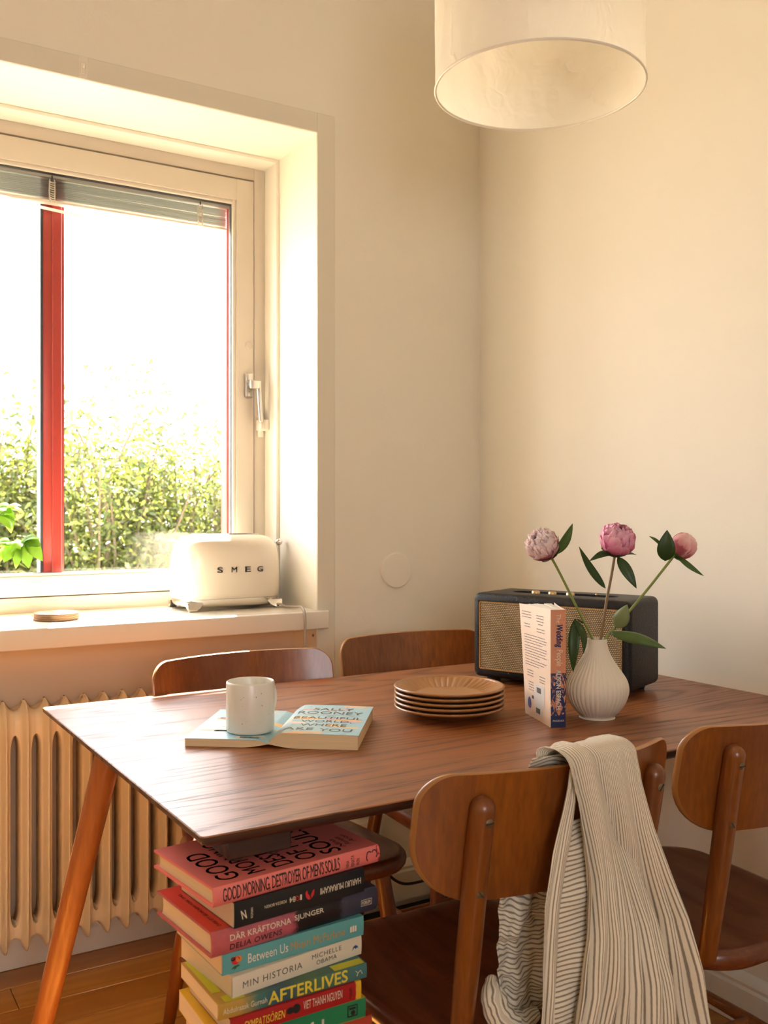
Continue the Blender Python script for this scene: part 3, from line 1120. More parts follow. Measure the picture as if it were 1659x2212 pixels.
INK_PINK = ink('soft_pink', (0.72, 0.40, 0.38))


def band(name, axis, stops, noise_amt=0.0, nscale=40.0, rough=0.45, var=0.0, interp='LINEAR'):
    """printed cover whose colour runs along one axis of the book (x = along the spine, metres)"""
    m = M(name)
    o = m.obj()
    sp = m.sep(o)
    v = sp['XYZ'.index(axis)]
    lo, hi = stops[0][0], stops[-1][0]
    if noise_amt:
        nz = m.noise(o, nscale, 4, 0.6)
        v = m.math('ADD', v, m.math('MULTIPLY', m.math('SUBTRACT', nz, 0.5), noise_amt))
    fac = m.math('DIVIDE', m.math('SUBTRACT', v, lo), hi - lo)
    c = m.ramp(fac, [((p - lo) / (hi - lo), q) for p, q in stops], interp)
    if var:
        c = m.mix(m.math('MULTIPLY', m.noise(o, 90, 4), var), c, (0.02, 0.02, 0.03))
    m.col(c)
    m.set(Roughness=rough)
    return m.m


class Book:
    """lies flat; local x along the spine, y from spine to fore-edge, z up; origin at spine's left bottom corner"""
    def __init__(self, name, label, cover, L, D, T, loc, rot, hard=False, inner=None):
        self.o = thing(name, label, 'book', loc, math.radians(rot), group='books stacked under the table corner')
        self.L, self.D, self.T, self.hard = L, D, T, hard
        ct = 0.0028 if hard else 0.0005
        bul = 0.0045 if hard else 0.0009
        self.bul = bul
        ov = 0.0035 if hard else 0.0
        n = 9
        outer, inn = [], []
        # cross section in (y,z): bottom board fore-edge -> spine -> top board fore-edge
        prof = [(D, 0.0), (D * 0.5, 0.0), (0.012, 0.0)]
        for k in range(n):
            t = k / (n - 1)
            z = T * t
            prof.append((-bul * (1 - (2 * t - 1) ** 2) ** (0.7 if hard else 1), z))
        prof += [(0.012, T), (D * 0.5, T), (D, T)]
        prin = []
        for (y, z) in prof:
            if y >= 0.011: prin.append((y, z + (ct if z < T / 2 else -ct)))
            else: prin.append((y + ct * 1.2, min(max(z, ct), T - ct)))
        sec = prof + list(reversed(prin))
        g = G()
        g.loft([[Vector((x, p[0], p[1])) for p in sec] for x in (0.0, L)])
        self.cov = g.build('cover', cover, self.o, smooth=35)
        g = G()
        py0 = 0.002
        pr = []
        pb = ct + 0.0001
        rect = [(D - ov - (0.004 if hard else 0.0004), pb), (D - ov - (0.004 if hard else 0.0004), T - pb)]
        for k in range(n):
            t = 1 - k / (n - 1)
            rect.append((py0 - (bul * 0.6) * (1 - (2 * t - 1) ** 2) + 0.001, pb + (T - 2 * pb) * t))
        if hard:   # hollow fore-edge
            e = []
            for k in range(5):
                t = k / 4
                e.append((rect[0][0] - 0.005 * (1 - (2 * t - 1) ** 2), pb + (T - 2 * pb) * t))
            rect = e + rect[2:]
        g.loft([[Vector((x, p[0], p[1])) for p in rect] for x in (ov + 0.0002, L - ov - 0.0002)])
        g.build('page_block', PAGE, self.o, smooth=35)

    def warp(self, p):
        t = p.z / self.T
        t = min(max(t, 0), 1)
        p.y -= self.bul * (1 - (2 * t - 1) ** 2) ** (0.7 if self.hard else 1) + 0.0003
        return p

    def spine(self, s, mat, x, z, w, h, flip=False, name='spine_lettering', vertical=False, **kw):
        """lettering on the spine; flip = upside down; vertical = letters run up the spine height"""
        if vertical:
            return text(s, name, self.cov, mat, (x, 0, z), (0, 0, 1), (-1, 0, 0), w, h, warp=self.warp, **kw)
        if flip:
            return text(s, name, self.cov, mat, (x, 0, z), (-1, 0, 0), (0, 0, -1), w, h, warp=self.warp, **kw)
        return text(s, name, self.cov, mat, (x, 0, z), (1, 0, 0), (0, 0, 1), w, h, warp=self.warp, **kw)

    def top(self, s, mat, x, y, w, h, name='cover_lettering', **kw):
        """lettering on the upper cover: reads away from the spine, tops towards the book's head (left)"""
        return text(s, name, self.cov, mat, (x, y, self.T + 0.0003), (0, 1, 0), (-1, 0, 0), w, h, **kw)

    def patch(self, pts, mat, name='spine_mark'):
        """flat printed shape on the spine from (x,z) points"""
        g = G()
        g.add([self.warp(Vector((p[0], -0.0001, p[1]))) for p in pts], [tuple(range(len(pts)))])
        return g.build(name, mat, self.cov, smooth=0)

    def tpatch(self, pts, mat, name='cover_mark'):
        g = G()
        g.add([Vector((p[0], p[1], self.T + 0.0002)) for p in pts], [tuple(range(len(pts)))])
        return g.build(name, mat, self.cov, smooth=0)


def disc2(cx, cz, r, n=14, sx=1.0, a0=0, a1=2 * PI):
    return [(cx + r * sx * math.cos(a0 + (a1 - a0) * k / n), cz + r * math.sin(a0 + (a1 - a0) * k / n)) for k in range(n)]


ZTOP = 0.685
# 1 pink hardback
T1 = 0.0235; z = ZTOP - 0.0052 - T1 + 0.0
PINKC = plain('pink_jacket', srgb(226, 118, 110), 0.4, var=0.05)
z = 0.6895 - T1
b = Book('hardback_book', 'salmon pink hardback with tall black lettering, topmost of the stack', PINKC, 0.250, 0.166, T1, (0.4227, 1.096, z), 6.5, True)
b.spine("GOOD MORNING, DESTROYER OF MEN'S SOULS", INK_BLACK, 0.012, 0.0025, 0.172, 0.0190, bold=0.006, sp=0.9)
for i, wd in enumerate(('NINA', 'RENATA', 'ARON')):
    b.spine(wd, INK_BLACK, 0.199 + i * 0.0085, 0.004 , 0.010 + 0.005 * (i == 1), 0.0055, vertical=True, shear=0.2)
sp_ = [(0.0, 0), (0.004, 0.004), (0.009, 0.0035), (0.010, -0.001), (0.006, -0.002), (0.004, -0.006), (-0.001, -0.007), (-0.003, -0.003)]
g = G(); g.tube([b.warp(Vector((0.232 + 0.0045 * math.cos(a) * (1 if k < 13 else 1), 0, 0.0118 + 0.0065 * math.sin(a)))) for k, a in [(k, 0.9 + k * 0.22) for k in range(15)]], 0.0008, 5)
g.build('spine_mark', INK_BLACK, b.cov)
g = G(); g.tube([b.warp(Vector((0.2405 + 0.0045 * math.cos(a), 0, 0.0135 - 0.0055 * math.sin(a)))) for a in [-2.6 + k * 0.25 for k in range(15)]], 0.0008, 5)
g.build('spine_mark', INK_BLACK, b.cov)
b.patch([(0.2499, 0.0235), (0.2455, 0.0225), (0.2440, 0.018), (0.2470, 0.016), (0.2462, 0.012), (0.2499, 0.011)], INK_RED)
b.patch([(0.2499, 0.009), (0.2470, 0.007), (0.2475, 0.003), (0.2499, 0.002)], INK_RED)
for i, (wd, ww) in enumerate((('GOOD', 0.105), ('MORNING,', 0.135), ('DESTROYER', 0.140), ("OF MEN'S", 0.128), ('SOULS', 0.112))):
    b.top(wd, INK_BLACK, 0.048 + i * 0.038, 0.012, ww, 0.030, bold=0.004)
for i, wd in enumerate(('Nina', 'Renata', 'Aron')):
    b.top(wd, INK_BLACK, 0.212 + i * 0.0115, 0.020 + i * 0.004, 0.034, 0.008, shear=0.3)
# 2 black paperback, upside down
T2 = 0.0310; z -= T2 + 0.0006
BLKC = plain('black_cover', (0.012, 0.014, 0.016), 0.35)
b = Book('paperback_book', 'black paperback with upside-down white spine lettering and a red bird', BLKC, 0.194, 0.150, T2, (0.4507, 1.096, z), 5.5)
b.spine('HARUKI MURAKAMI', INK_CREAM, 0.188, 0.0205, 0.064, 0.0082, flip=True, bold=0.01)
b.spine('FÖRSTA BOKEN', INK_CREAM, 0.073, 0.0185, 0.0315, 0.0046, flip=True)
b.spine('84', INK_CREAM, 0.0865, 0.0198, 0.0088, 0.0068, flip=True, bold=0.01)
b.spine('Q', INK_RED, 0.0920, 0.0200, 0.0048, 0.0072, flip=True, bold=0.02)
b.spine('1', INK_CREAM, 0.0960, 0.0198, 0.0026, 0.0068, flip=True, bold=0.01)
b.spine('ROMAN', INK_CREAM, 0.0255, 0.008, 0.0125, 0.0032, vertical=True)
b.spine('N', INK_CREAM, 0.0085, 0.0095, 0.0085, 0.0105, shear=-0.35, bold=0.02)
b.patch([(0.1010, 0.0205), (0.1020, 0.0145), (0.1055, 0.0105), (0.1090, 0.0105), (0.1075, 0.0150), (0.1050, 0.0185), (0.1040, 0.0230)], INK_RED, 'bird_mark')
b.patch([(0.1100, 0.0110), (0.1140, 0.0150), (0.1150, 0.0225), (0.1120, 0.0205), (0.1095, 0.0160)], INK_RED, 'bird_mark')
# 3 pink-to-dark hardback
T3 = 0.0310; z -= T3 + 0.0006
JUNG = band('sunset_jacket', 'X', [(0.0, srgb(205, 96, 96)), (0.085, srgb(198, 100, 112)), (0.112, srgb(190, 92, 108)), (0.122, srgb(20, 12, 14)), (0.185, srgb(22, 14, 16)), (0.190, srgb(70, 70, 84)), (0.246, srgb(58, 58, 74))], 0.026, 130, 0.35, 0.45)
b = Book('hardback_book', 'pink and black hardback with a dark tree silhouette, third from the top', JUNG, 0.246, 0.160, T3, (0.4228, 1.102, z), 5.2, True)
b.spine('DÄR KRÄFTORNA', INK_CREAM, 0.024, 0.0162, 0.086, 0.0088, bold=0.012)
b.spine('SJUNGER', INK_CREAM, 0.1155, 0.0162, 0.044, 0.0078, bold=0.012)
b.spine('DELIA OWENS', INK_BLACK, 0.024, 0.0050, 0.073, 0.0074, bold=0.012, sp=1.1)
b.spine('FORUM', INK_CREAM, 0.2205, 0.0123, 0.0130, 0.0046, bold=0.02)
for q in ([(0.2185, 0.0105), (0.2360, 0.0105), (0.2360, 0.0111), (0.2185, 0.0111)], [(0.2185, 0.0182), (0.2360, 0.0182), (0.2360, 0.0188), (0.2185, 0.0188)], [(0.2185, 0.0105), (0.2190, 0.0105), (0.2190, 0.0188), (0.2185, 0.0188)], [(0.2355, 0.0105), (0.2360, 0.0105), (0.2360, 0.0188), (0.2355, 0.0188)]):
    b.patch(q, INK_CREAM, 'logo_frame')
b.tpatch([(0.001, 0.002), (0.030, 0.002), (0.030, 0.158), (0.001, 0.158)], plain('red_jacket_end', srgb(205, 62, 44), 0.4))
b.top('ÖVER ETT ÅR PÅ NEW YORK TIMES', INK_BLACK, 0.0205, 0.010, 0.120, 0.0062, name='cover_lettering', bold=0.01)
# 4 teal paperback
T4 = 0.0255; z -= T4 + 0.0005
TEAL = plain('teal_cover', srgb(92, 158, 158), 0.4, var=0.04)
b = Book('paperback_book', 'teal paperback with cream and ochre spine lettering', TEAL, 0.204, 0.145, T4, (0.4386, 1.104, z), 2.8)
b.spine('Between Us', INK_PINKW, 0.034, 0.0072, 0.056, 0.0115)
b.spine('Mhairi McFarlane', INK_OCHRE, 0.0935, 0.0072, 0.081, 0.0105)
b.patch(disc2(0.0175, 0.0150, 0.0052, 12, 1.15), INK_RED, 'bird_picture')
b.patch(disc2(0.0215, 0.0160, 0.0042, 12, 1.0), INK_ORANGE, 'bird_picture')
b.patch(disc2(0.0140, 0.0175, 0.0026, 10, 1.2), INK_BLACK, 'bird_picture')
b.patch([(0.0110, 0.0050), (0.0235, 0.0075), (0.0205, 0.0095), (0.0150, 0.0082)], INK_GREEN, 'leaf_picture')
b.patch([(0.0150, 0.0030), (0.0190, 0.0062), (0.0165, 0.0075)], INK_GREEN, 'leaf_picture')
for i in range(3):
    b.patch([(0.1825 + i * 0.0036, 0.0085), (0.1852 + i * 0.0036, 0.0085), (0.1852 + i * 0.0036, 0.0165 + 0.001 * (i % 2)), (0.1825 + i * 0.0036, 0.0155)], INK_PINKW, 'publisher_mark')
# 5 white paperback
T5 = 0.0255; z -= T5 + 0.0005
WHT = plain('offwhite_cover', srgb(214, 202, 180), 0.45, var=0.03)
b = Book('paperback_book', 'off-white paperback with grey spine lettering', WHT, 0.194, 0.140, T5, (0.4479, 1.095, z), 6.4)
b.spine('MIN HISTORIA', INK_GREY, 0.014, 0.0085, 0.086, 0.0082, sp=1.15)
b.spine('MICHELLE', INK_GREY, 0.1150, 0.0150, 0.046, 0.0058, sp=1.1)
b.spine('OBAMA', INK_GREY, 0.1215, 0.0062, 0.032, 0.0058, sp=1.1)
b.patch([(0.1780, 0.0085), (0.1800, 0.0135), (0.1835, 0.0150), (0.1870, 0.0130), (0.1885, 0.0090), (0.1862, 0.0118), (0.1840, 0.0095), (0.1820, 0.0122)], INK_BLUE, 'publisher_mark')
# 6 green/yellow paperback
T6 = 0.0190; z -= T6 + 0.0005
AFT = band('afterlives_cover', 'X', [(0.0, srgb(196, 150, 60)), (0.03, srgb(186, 150, 70)), (0.055, srgb(70, 116, 104)), (0.09, srgb(52, 84, 96)), (0.12, srgb(78, 110, 70)), (0.207, srgb(66, 118, 120))], 0.03, 22, 0.4, 0.2)
b = Book('paperback_book', 'green and yellow paperback with big yellow spine capitals', AFT, 0.207, 0.128, T6, (0.4276, 1.090, z), 0.6)
b.spine('AFTERLIVES', INK_YEL, 0.066, 0.0022, 0.112, 0.0150, bold=0.03)
b.spine('Abdulrazak Gurnah', INK_CREAM, 0.006, 0.0060, 0.058, 0.0068)
g = G(); g.tube([b.warp(Vector(p)) for p in ((0.190, 0, 0.0125), (0.1935, 0, 0.0095), (0.1975, 0, 0.0120), (0.2000, 0, 0.0070))], 0.0005, 5)
g.tube([b.warp(Vector(p)) for p in ((0.1935, 0, 0.0095), (0.1920, 0, 0.0055))], 0.0005, 5)
g.build('publisher_mark', INK_CREAM, b.cov)
YELP = plain('yellow_print', srgb(196, 190, 30), 0.4)
for (x0, y0, x1, y1) in ((0.004, 0.030, 0.016, 0.126), (0.016, 0.096, 0.030, 0.112), (0.016, 0.052, 0.030, 0.068), (0.036, 0.010, 0.048, 0.120), (0.048, 0.080, 0.062, 0.096), (0.010, 0.002, 0.036, 0.018), (0.16, 0.001, 0.205, 0.016), (0.17, 0.03, 0.205, 0.05)):
    b.tpatch([(x0, y0), (x1, y0), (x1, y1), (x0, y1)], YELP, 'cover_print')
# 7 red-spined paperback
T7 = 0.0230; z -= T7 + 0.0005
REDC = band('red_yellow_cover', 'X', [(0.0, srgb(165, 24, 26)), (0.1745, srgb(160, 22, 26)), (0.1755, srgb(214, 168, 40)), (0.183, srgb(214, 168, 40))], 0.004, 200, 0.45)
b = Book('paperback_book', 'red paperback with hand-drawn yellow and white spine lettering', REDC, 0.183, 0.135, T7, (0.4416, 1.086, z), 1.0)
b.spine('SYMPATISÖREN', INK_YEL, 0.018, 0.0060, 0.055, 0.0125, shear=0.15)
b.spine('VIET THANH NGUYEN', INK_CREAM, 0.0985, 0.0085, 0.056, 0.0105, shear=0.1)
b.patch(disc2(0.0800, 0.0125, 0.0042, 12, 1.3), INK_BLACK, 'face_print')
b.patch(disc2(0.0885, 0.0130, 0.0058, 12, 1.0), INK_BLACK, 'face_print')
b.spine('FORUM', INK_BLACK, 0.1690, 0.004, 0.014, 0.004, vertical=True)
b.tpatch([(0.002, 0.004), (0.030, 0.004), (0.030, 0.110), (0.002, 0.110)], INK_YEL, 'cover_print')
b.tpatch([(0.002, 0.112), (0.030, 0.112), (0.030, 0.133), (0.002, 0.133)], INK_RED, 'cover_print')
# 8 green-spined with yellow cover
T8 = 0.0265; z -= T8 + 0.0005
m = M('green_spine_cover')
sp_ = m.sep(m.obj())
cc = m.ramp(m.math('MULTIPLY_ADD', sp_[1], 200.0, 0.5), [(0.0, srgb(26, 122, 78)), (0.45, srgb(26, 122, 78)), (0.6, srgb(222, 172, 30)), (1.0, srgb(222, 172, 30))])
m.col(cc); m.set(Roughness=0.4)
b = Book('paperback_book', 'yellow paperback with a green spine and square black mark, lowest in view', m.m, 0.205, 0.140, T8, (0.4268, 1.094, z), -1.0)
b.spine('M I', INK_CREAM, 0.112, 0.002, 0.032, 0.012, bold=0.02)
for q in ([(0.178, 0.006), (0.193, 0.006), (0.193, 0.0075), (0.178, 0.0075)], [(0.178, 0.0195), (0.193, 0.0195), (0.193, 0.021), (0.178, 0.021)], [(0.178, 0.0075), (0.1795, 0.0075), (0.1795, 0.0195), (0.178, 0.0195)], [(0.1915, 0.0075), (0.193, 0.0075), (0.193, 0.0195), (0.1915, 0.0195)]):
    b.patch(q, INK_BLACK, 'publisher_mark')
b.patch(disc2(0.1862, 0.0110, 0.0034, 10), INK_BLACK, 'publisher_mark')
b.patch([(0.1805, 0.0152), (0.1900, 0.0152), (0.1900, 0.0182), (0.1805, 0.0182)], INK_BLACK, 'publisher_mark')
# the stack goes on down to the floor, below the picture
rb = random.Random(11)
lowlist = (('rust red', (170, 60, 40)), ('slate blue', (60, 80, 110)), ('cream', (206, 190, 160)), ('charcoal', (40, 44, 40)), ('ochre', (190, 140, 60)), ('olive green', (96, 100, 50)), ('plum', (90, 40, 70)), ('sky blue', (130, 170, 200)), ('white', (225, 220, 210)), ('brown', (100, 64, 40)), ('mustard yellow', (214, 176, 50)), ('dark green', (30, 70, 50)), ('coral', (220, 120, 90)), ('navy', (24, 30, 64)))
lowcols = [plain('plain_cover', srgb(*c), 0.45, var=0.05) for _, c in lowlist]
nlow = 14
tl = (z - 0.0002) / nlow
for i in range(nlow):
    z -= tl
    Book('paperback_book', 'plain %s paperback low in the stack near the floor' % lowlist[i][0], lowcols[i], rb.uniform(0.19, 0.22), rb.uniform(0.13, 0.15), tl - 0.0004, (0.43 + rb.uniform(-0.006, 0.01), 1.092 + rb.uniform(-0.006, 0.006), z), rb.uniform(-3, 3))

# ------------------------------------------------------------------ open book lying face down
ob = thing('open_book', 'pale blue open paperback lying face down on the table', 'book', (0.546, 1.545, TZ), math.atan2(-0.175, 0.2355))
OL, OD = 0.293, 0.232
SPX = 0.143
def splotch():
    m = M('pale_blue_cover')
    o = m.obj()
    n1 = m.noise(m.mapped(o, (9, 26, 1)), 1.0, 2, 0.5, 0.4)
    c = m.mix(m.ramp(n1, [(0.60, (0, 0, 0)), (0.62, (1, 1, 1))]), srgb(160, 200, 214), srgb(238, 196, 134))
    n2 = m.noise(m.mapped(o, (14, 40, 1), (4, 2, 0)), 1.0, 2)
    c = m.mix(m.ramp(n2, [(0.66, (0, 0, 0)), (0.68, (1, 1, 1))]), c, srgb(224, 164, 160))
    m.col(c); m.set(Roughness=0.35)
    return m.m
SPL = splotch()
def oheight(x):
    """top of the cover along the width"""
    if x < SPX:
        e = (SPX - x) / SPX
        return 0.0115 + 0.0015 * min(1, e * 4) - 0.004 * max(0, 1 - e * 9)
    e = (x - SPX) / (OL - SPX)
    return 0.0085 + 0.0165 * min(1.0, (e * 7)) ** 0.6 + 0.001 * math.sin(e * 2.5) - 0.002 * e
def obase(x):
    d = (x - SPX)
    w = 0.045
    return 0.0065 * max(0.0, 1 - abs(d) / w) ** 1.6
xs = [OL * k / 60 for k in range(61)]
g = G()
rings = []
for yv in (0.0, OD):
    top = [Vector((x, yv, oheight(x) + 0.0006)) for x in xs]
    bot = [Vector((x, yv, oheight(x))) for x in reversed(xs)]
    rings.append(top + bot)
g.loft(rings)
oc = g.build('cover', SPL, ob, smooth=40)
g = G()
xs2 = [0.0015 + (OL - 0.003) * k / 60 for k in range(61)]
rings = []
for yv in (0.0008, OD - 0.0008):
    rings.append([Vector((x, yv, oheight(x) - 0.0001)) for x in xs2] + [Vector((x, yv, obase(x) + 0.0002)) for x in reversed(xs2)])
g.loft(rings)
g.build('page_block', PAGE, ob, smooth=40)
def ow(p):
    return Vector((p.x, p.y, oheight(p.x) + 0.0010))
def ot(s, x, y, w, h, mt=INK_BRONZE, **kw):
    return text(s, 'cover_lettering', oc, mt, (x, y, 0), (1, 0, 0), (0, 1, 0), w, h, warp=ow, **kw)
ot('SALLY', 0.187, 0.184, 0.074, 0.020, bold=0.0)
ot('ROONEY', 0.163, 0.152, 0.118, 0.022, bold=0.0)
ot('AUTHOR OF NORMAL PEOPLE', 0.178, 0.140, 0.090, 0.004, INK_OCHRE)
ot('BEAUTIFUL', 0.163, 0.112, 0.122, 0.018, bold=0.0)
ot('WORLD,', 0.180, 0.083, 0.090, 0.019, bold=0.0)
ot('WHERE', 0.184, 0.056, 0.080, 0.018, bold=0.0)
ot('ARE', 0.162, 0.026, 0.050, 0.018, bold=0.0)
ot('YOU', 0.222, 0.020, 0.056, 0.020, bold=0.0)
def opatch(pts, mt, name='cover_print', dz=0.0003):
    g = G(); g.add([Vector((p[0], p[1], oheight(p[0]) + 0.0006 + dz)) for p in pts], [tuple(range(len(pts)))])
    return g.build(name, mt, oc, smooth=0)
opatch(rrect(0.046, 0.016, 0.006, 4, 0.107, 0.014), INK_CREAM, 'barcode_label')
rb = random.Random(5)
g = G(); x = 0.092
while x < 0.124:
    w = rb.choice((0.0005, 0.0009, 0.0014))
    g.add([Vector((x, 0.009, oheight(x) + 0.0012)), Vector((x + w, 0.009, oheight(x) + 0.0012)), Vector((x + w, 0.019, oheight(x) + 0.0012)), Vector((x, 0.019, oheight(x) + 0.0012))], [(0, 1, 2, 3)])
    x += w + rb.choice((0.0006, 0.001))
g.build('barcode', INK_BLACK, oc, smooth=0, kind='stuff')
for (cx, cy, w, h, mt) in ((0.035, 0.062, 0.055, 0.014, INK_SAGE), (0.058, 0.058, 0.045, 0.009, INK_PEACH), (0.042, 0.152, 0.055, 0.016, INK_PEACH), (0.030, 0.158, 0.020, 0.008, INK_PINK), (0.108, 0.188, 0.05, 0.012, INK_PEACH),
                           (0.262, 0.219, 0.045, 0.012, INK_PEACH), (0.165, 0.214, 0.03, 0.010, INK_PEACH), (0.262, 0.108, 0.05, 0.014, INK_PEACH), (0.265, 0.100, 0.035, 0.012, INK_PINK), (0.165, 0.086, 0.05, 0.016, INK_PEACH), (0.178, 0.080, 0.026, 0.016, INK_PINKW), (0.205, 0.010, 0.055, 0.012, INK_PEACH), (0.160, 0.176, 0.018, 0.016, INK_SAGE)):
    opatch(rrect(w, h, h * 0.45, 4, cx, cy), mt, dz=0.0001)

# ------------------------------------------------------------------ mug
def speckle():
    m = M('speckled_stoneware')
    o = m.obj()
    vo = m.n('ShaderNodeTexVoronoi'); vo.inputs['Scale'].default_value = 230.0
    m.l(o, vo.inputs['Vector'])
    nz = m.noise(o, 60.0, 2)
    rad = m.math('MULTIPLY', m.ramp(nz, [(0.52, (0, 0, 0)), (0.75, (1, 1, 1))]), 0.28)
    dots = m.math('LESS_THAN', vo.outputs['Distance'], rad)
    m.col(m.mix(m.math('MULTIPLY', dots, 0.75), (0.74, 0.70, 0.61), (0.16, 0.10, 0.05)))
    m.set(Roughness=0.35, Coat_Weight=0.2)
    return m.m
MUGM = speckle()
mug = thing('mug', 'speckled white stoneware mug standing on the open book', 'mug', (0.6625, 1.5385, TZ + 0.0139))
g = G()
R, Hm = 0.0415, 0.086
prof = [(0.0, 0.0), (R - 0.005, 0.0), (R - 0.0015, 0.0012), (R, 0.005), (R, Hm * 0.5), (R, Hm - 0.003), (R - 0.0008, Hm - 0.0008), (R - 0.002, Hm), (R - 0.0034, Hm - 0.0008), (R - 0.004, Hm - 0.003), (R - 0.004, 0.012), (R - 0.010, 0.006), (0.0, 0.005)]
g.lathe([(max(r, 0.0003), z_) for r, z_ in prof], 56)
g.build('body', MUGM, mug, smooth=60)
hd_dir = Vector((0.90, 0.44, 0)).normalized()
g = G()
g.tube(sm([hd_dir * (R - 0.001) + UPV * 0.070, hd_dir * (R + 0.013) + UPV * 0.071, hd_dir * (R + 0.022) + UPV * 0.058, hd_dir * (R + 0.022) + UPV * 0.040, hd_dir * (R + 0.013) + UPV * 0.025, hd_dir * (R - 0.001) + UPV * 0.022], 6), 0.0052, 12)
g.build('handle', MUGM, mug, smooth=70)

# ------------------------------------------------------------------ plates
def plate_mat():
    m = M('caramel_glaze')
    o = m.obj()
    nz = m.noise(o, 20, 4)
    m.col(m.mix(nz, (0.30, 0.13, 0.04), (0.42, 0.20, 0.07)))
    m.set(Roughness=0.28, Coat_Weight=0.35, Coat_Roughness=0.12)
    return m.m
PLATEM = plate_mat()
PR = 0.1065
pm = None
for k in range(5):
    p = thing('dinner_plate', ('caramel stoneware plate, topmost of the stack of five', 'caramel stoneware plate, second from the top of the stack', 'caramel stoneware plate, third and middle of the stack', 'caramel stoneware plate, second from the bottom of the stack', 'caramel stoneware plate, lowest of the stack on the table')[4 - k], 'plate', (1.066, 1.518, TZ + k * 0.0091), k * 0.7 + 0.2, group='stack of caramel plates')
    if pm is None:
        g = G()
        nf = 44
        def flute(r, z_, a):
            if 0.062 < r < 0.100:
                e = min(1, (r - 0.062) / 0.008, (0.100 - r) / 0.008)
                return r
            return r
        NP = nf * 6
        prof = [(0.0005, 0.0025), (0.050, 0.0022), (0.054, 0.0), (0.058, 0.0), (0.061, 0.0028), (0.080, 0.0085), (0.098, 0.0152), (0.104, 0.0172), (PR, 0.0195), (PR, 0.0208), (PR - 0.002, 0.0222), (PR - 0.005, 0.0220)]
        inner = [(0.1005, 0.0205), (0.097, 0.0185), (0.090, 0.0155), (0.082, 0.0122), (0.074, 0.0092), (0.068, 0.0070), (0.064, 0.0062), (0.060, 0.0060), (0.0005, 0.0056)]
        rings = [[Vector((r * math.cos(2 * PI * q / NP), r * math.sin(2 * PI * q / NP), z_)) for q in range(NP)] for r, z_ in prof]
        for r, z_ in inner:
            e = max(0.0, min(1.0, (r - 0.062) / 0.006, (0.0985 - r) / 0.004))
            rings.append([Vector((r * math.cos(2 * PI * q / NP), r * math.sin(2 * PI * q / NP), z_ + 0.0030 * e * (abs(math.sin(PI * nf * q / NP + r * 30)) - 0.6))) for q in range(NP)])
        g.loft(rings)
        o = g.build('plate_body', PLATEM, p, smooth=70)
        pm = o.data
    else:
        link_mesh('plate_body', pm, p)

# ------------------------------------------------------------------ standing paperback
wb_ = thing('standing_paperback', 'worn peach paperback standing half open beside the vase', 'book', (1.1597, 1.3328, TZ), math.atan2(0.12, 0.046))
# local x runs from spine along the back cover; spine goes to -y
SW, WD, WH = 0.0285, 0.130, 0.213
PEACH = band('peach_cover', 'Z', [(0.0, srgb(236, 208, 182)), (0.213, srgb(244, 226, 206))], 0.10, 14, 0.5)
def spine_print():
    m = M('peach_palm_spine')
    o = m.obj()
    sp = m.sep(o)
    nz = m.noise(m.mapped(o, (1, 150, 60)), 1.0, 3, 0.6, 1.5)
    low = m.math('LESS_THAN', sp[2], 0.098)
    pal = m.math('MULTIPLY', low, m.math('GREATER_THAN', nz, 0.47))
    base = m.math('LESS_THAN', sp[2], 0.022)
    m.col(m.mix(m.math('MAXIMUM', pal, base), srgb(206, 140, 104), srgb(34, 46, 92)))
    m.set(Roughness=0.45)
    return m.m
def cov_y(x, zz):      # back cover bows outward towards its fore-edge and top
    e = x / WD
    return e ** 1.4 * (0.004 + 0.012 * (zz / WH) ** 1.2)
def fcov_y(x, zz):     # front cover swings open
    e = x / WD
    return -SW - e ** 1.3 * (0.010 + 0.016 * (zz / WH))
g = G()
g.grid(lambda u, v: Vector((u * WD, cov_y(u * WD, v * WH) + 0.0004, v * WH)), 14, 12)
g.grid(lambda u, v: Vector(((1 - u) * WD, cov_y((1 - u) * WD, v * WH), v * WH)), 14, 12)
bc = g.build('back_cover', PEACH, wb_, smooth=50)
g = G()
g.grid(lambda u, v: Vector(((1 - u) * WD, fcov_y((1 - u) * WD, v * WH) - 0.0004, v * WH)), 14, 12)
g.grid(lambda u, v: Vector((u * WD, fcov_y(u * WD, v * WH), v * WH)), 14, 12)
g.build('front_cover', PEACH, wb_, smooth=50)
g = G()
g.grid(lambda u, v: Vector((-0.0008 * math.sin(PI * u) , -SW + SW * u, v * WH)), 10, 4)
g.grid(lambda u, v: Vector((0.0006 - 0.0008 * math.sin(PI * u), -SW * u, v * WH)), 10, 4)
spn = g.build('spine', spine_print(), wb_, smooth=50)
# fanned leaves
NLV = 16
pgm = plain('paperback_leaves', (0.84, 0.78, 0.68), 0.85, var=0.08)
g = G()
for k in range(NLV):
    t0, t1 = k / NLV, (k + 0.8) / NLV
    jit = random.uniform(-0.002, 0.001)
    def yy(x, zz, t):
        a = cov_y(x, zz) - 0.0006; b2 = fcov_y(x, zz) * 0.92 - 0.0 + 0.0006
        return a + (b2 - a) * t
    top = WH - 0.0015 + random.uniform(-0.001, 0.0006)
    rings = []
    for i in range(9):
        x = 0.0008 + (WD - 0.003 + jit) * i / 8
        rings.append([Vector((x, yy(x, 0.0, t0), 0.0008)), Vector((x, yy(x, 0.0, t1), 0.0008)), Vector((x, yy(x, top, t1), top)), Vector((x, yy(x, top, t0), top))])
    g.loft(rings)
g.build('leaves', pgm, wb_, smooth=30, kind='stuff')
def st(s, mt, zt, h, w, **kw):   # spine title: runs downward
    return text(s, 'spine_lettering', spn, mt, (-0.0013, -SW * 0.5 + 0.0, zt), (0, 0, -1), (0, -1, 0), w, h, **kw)
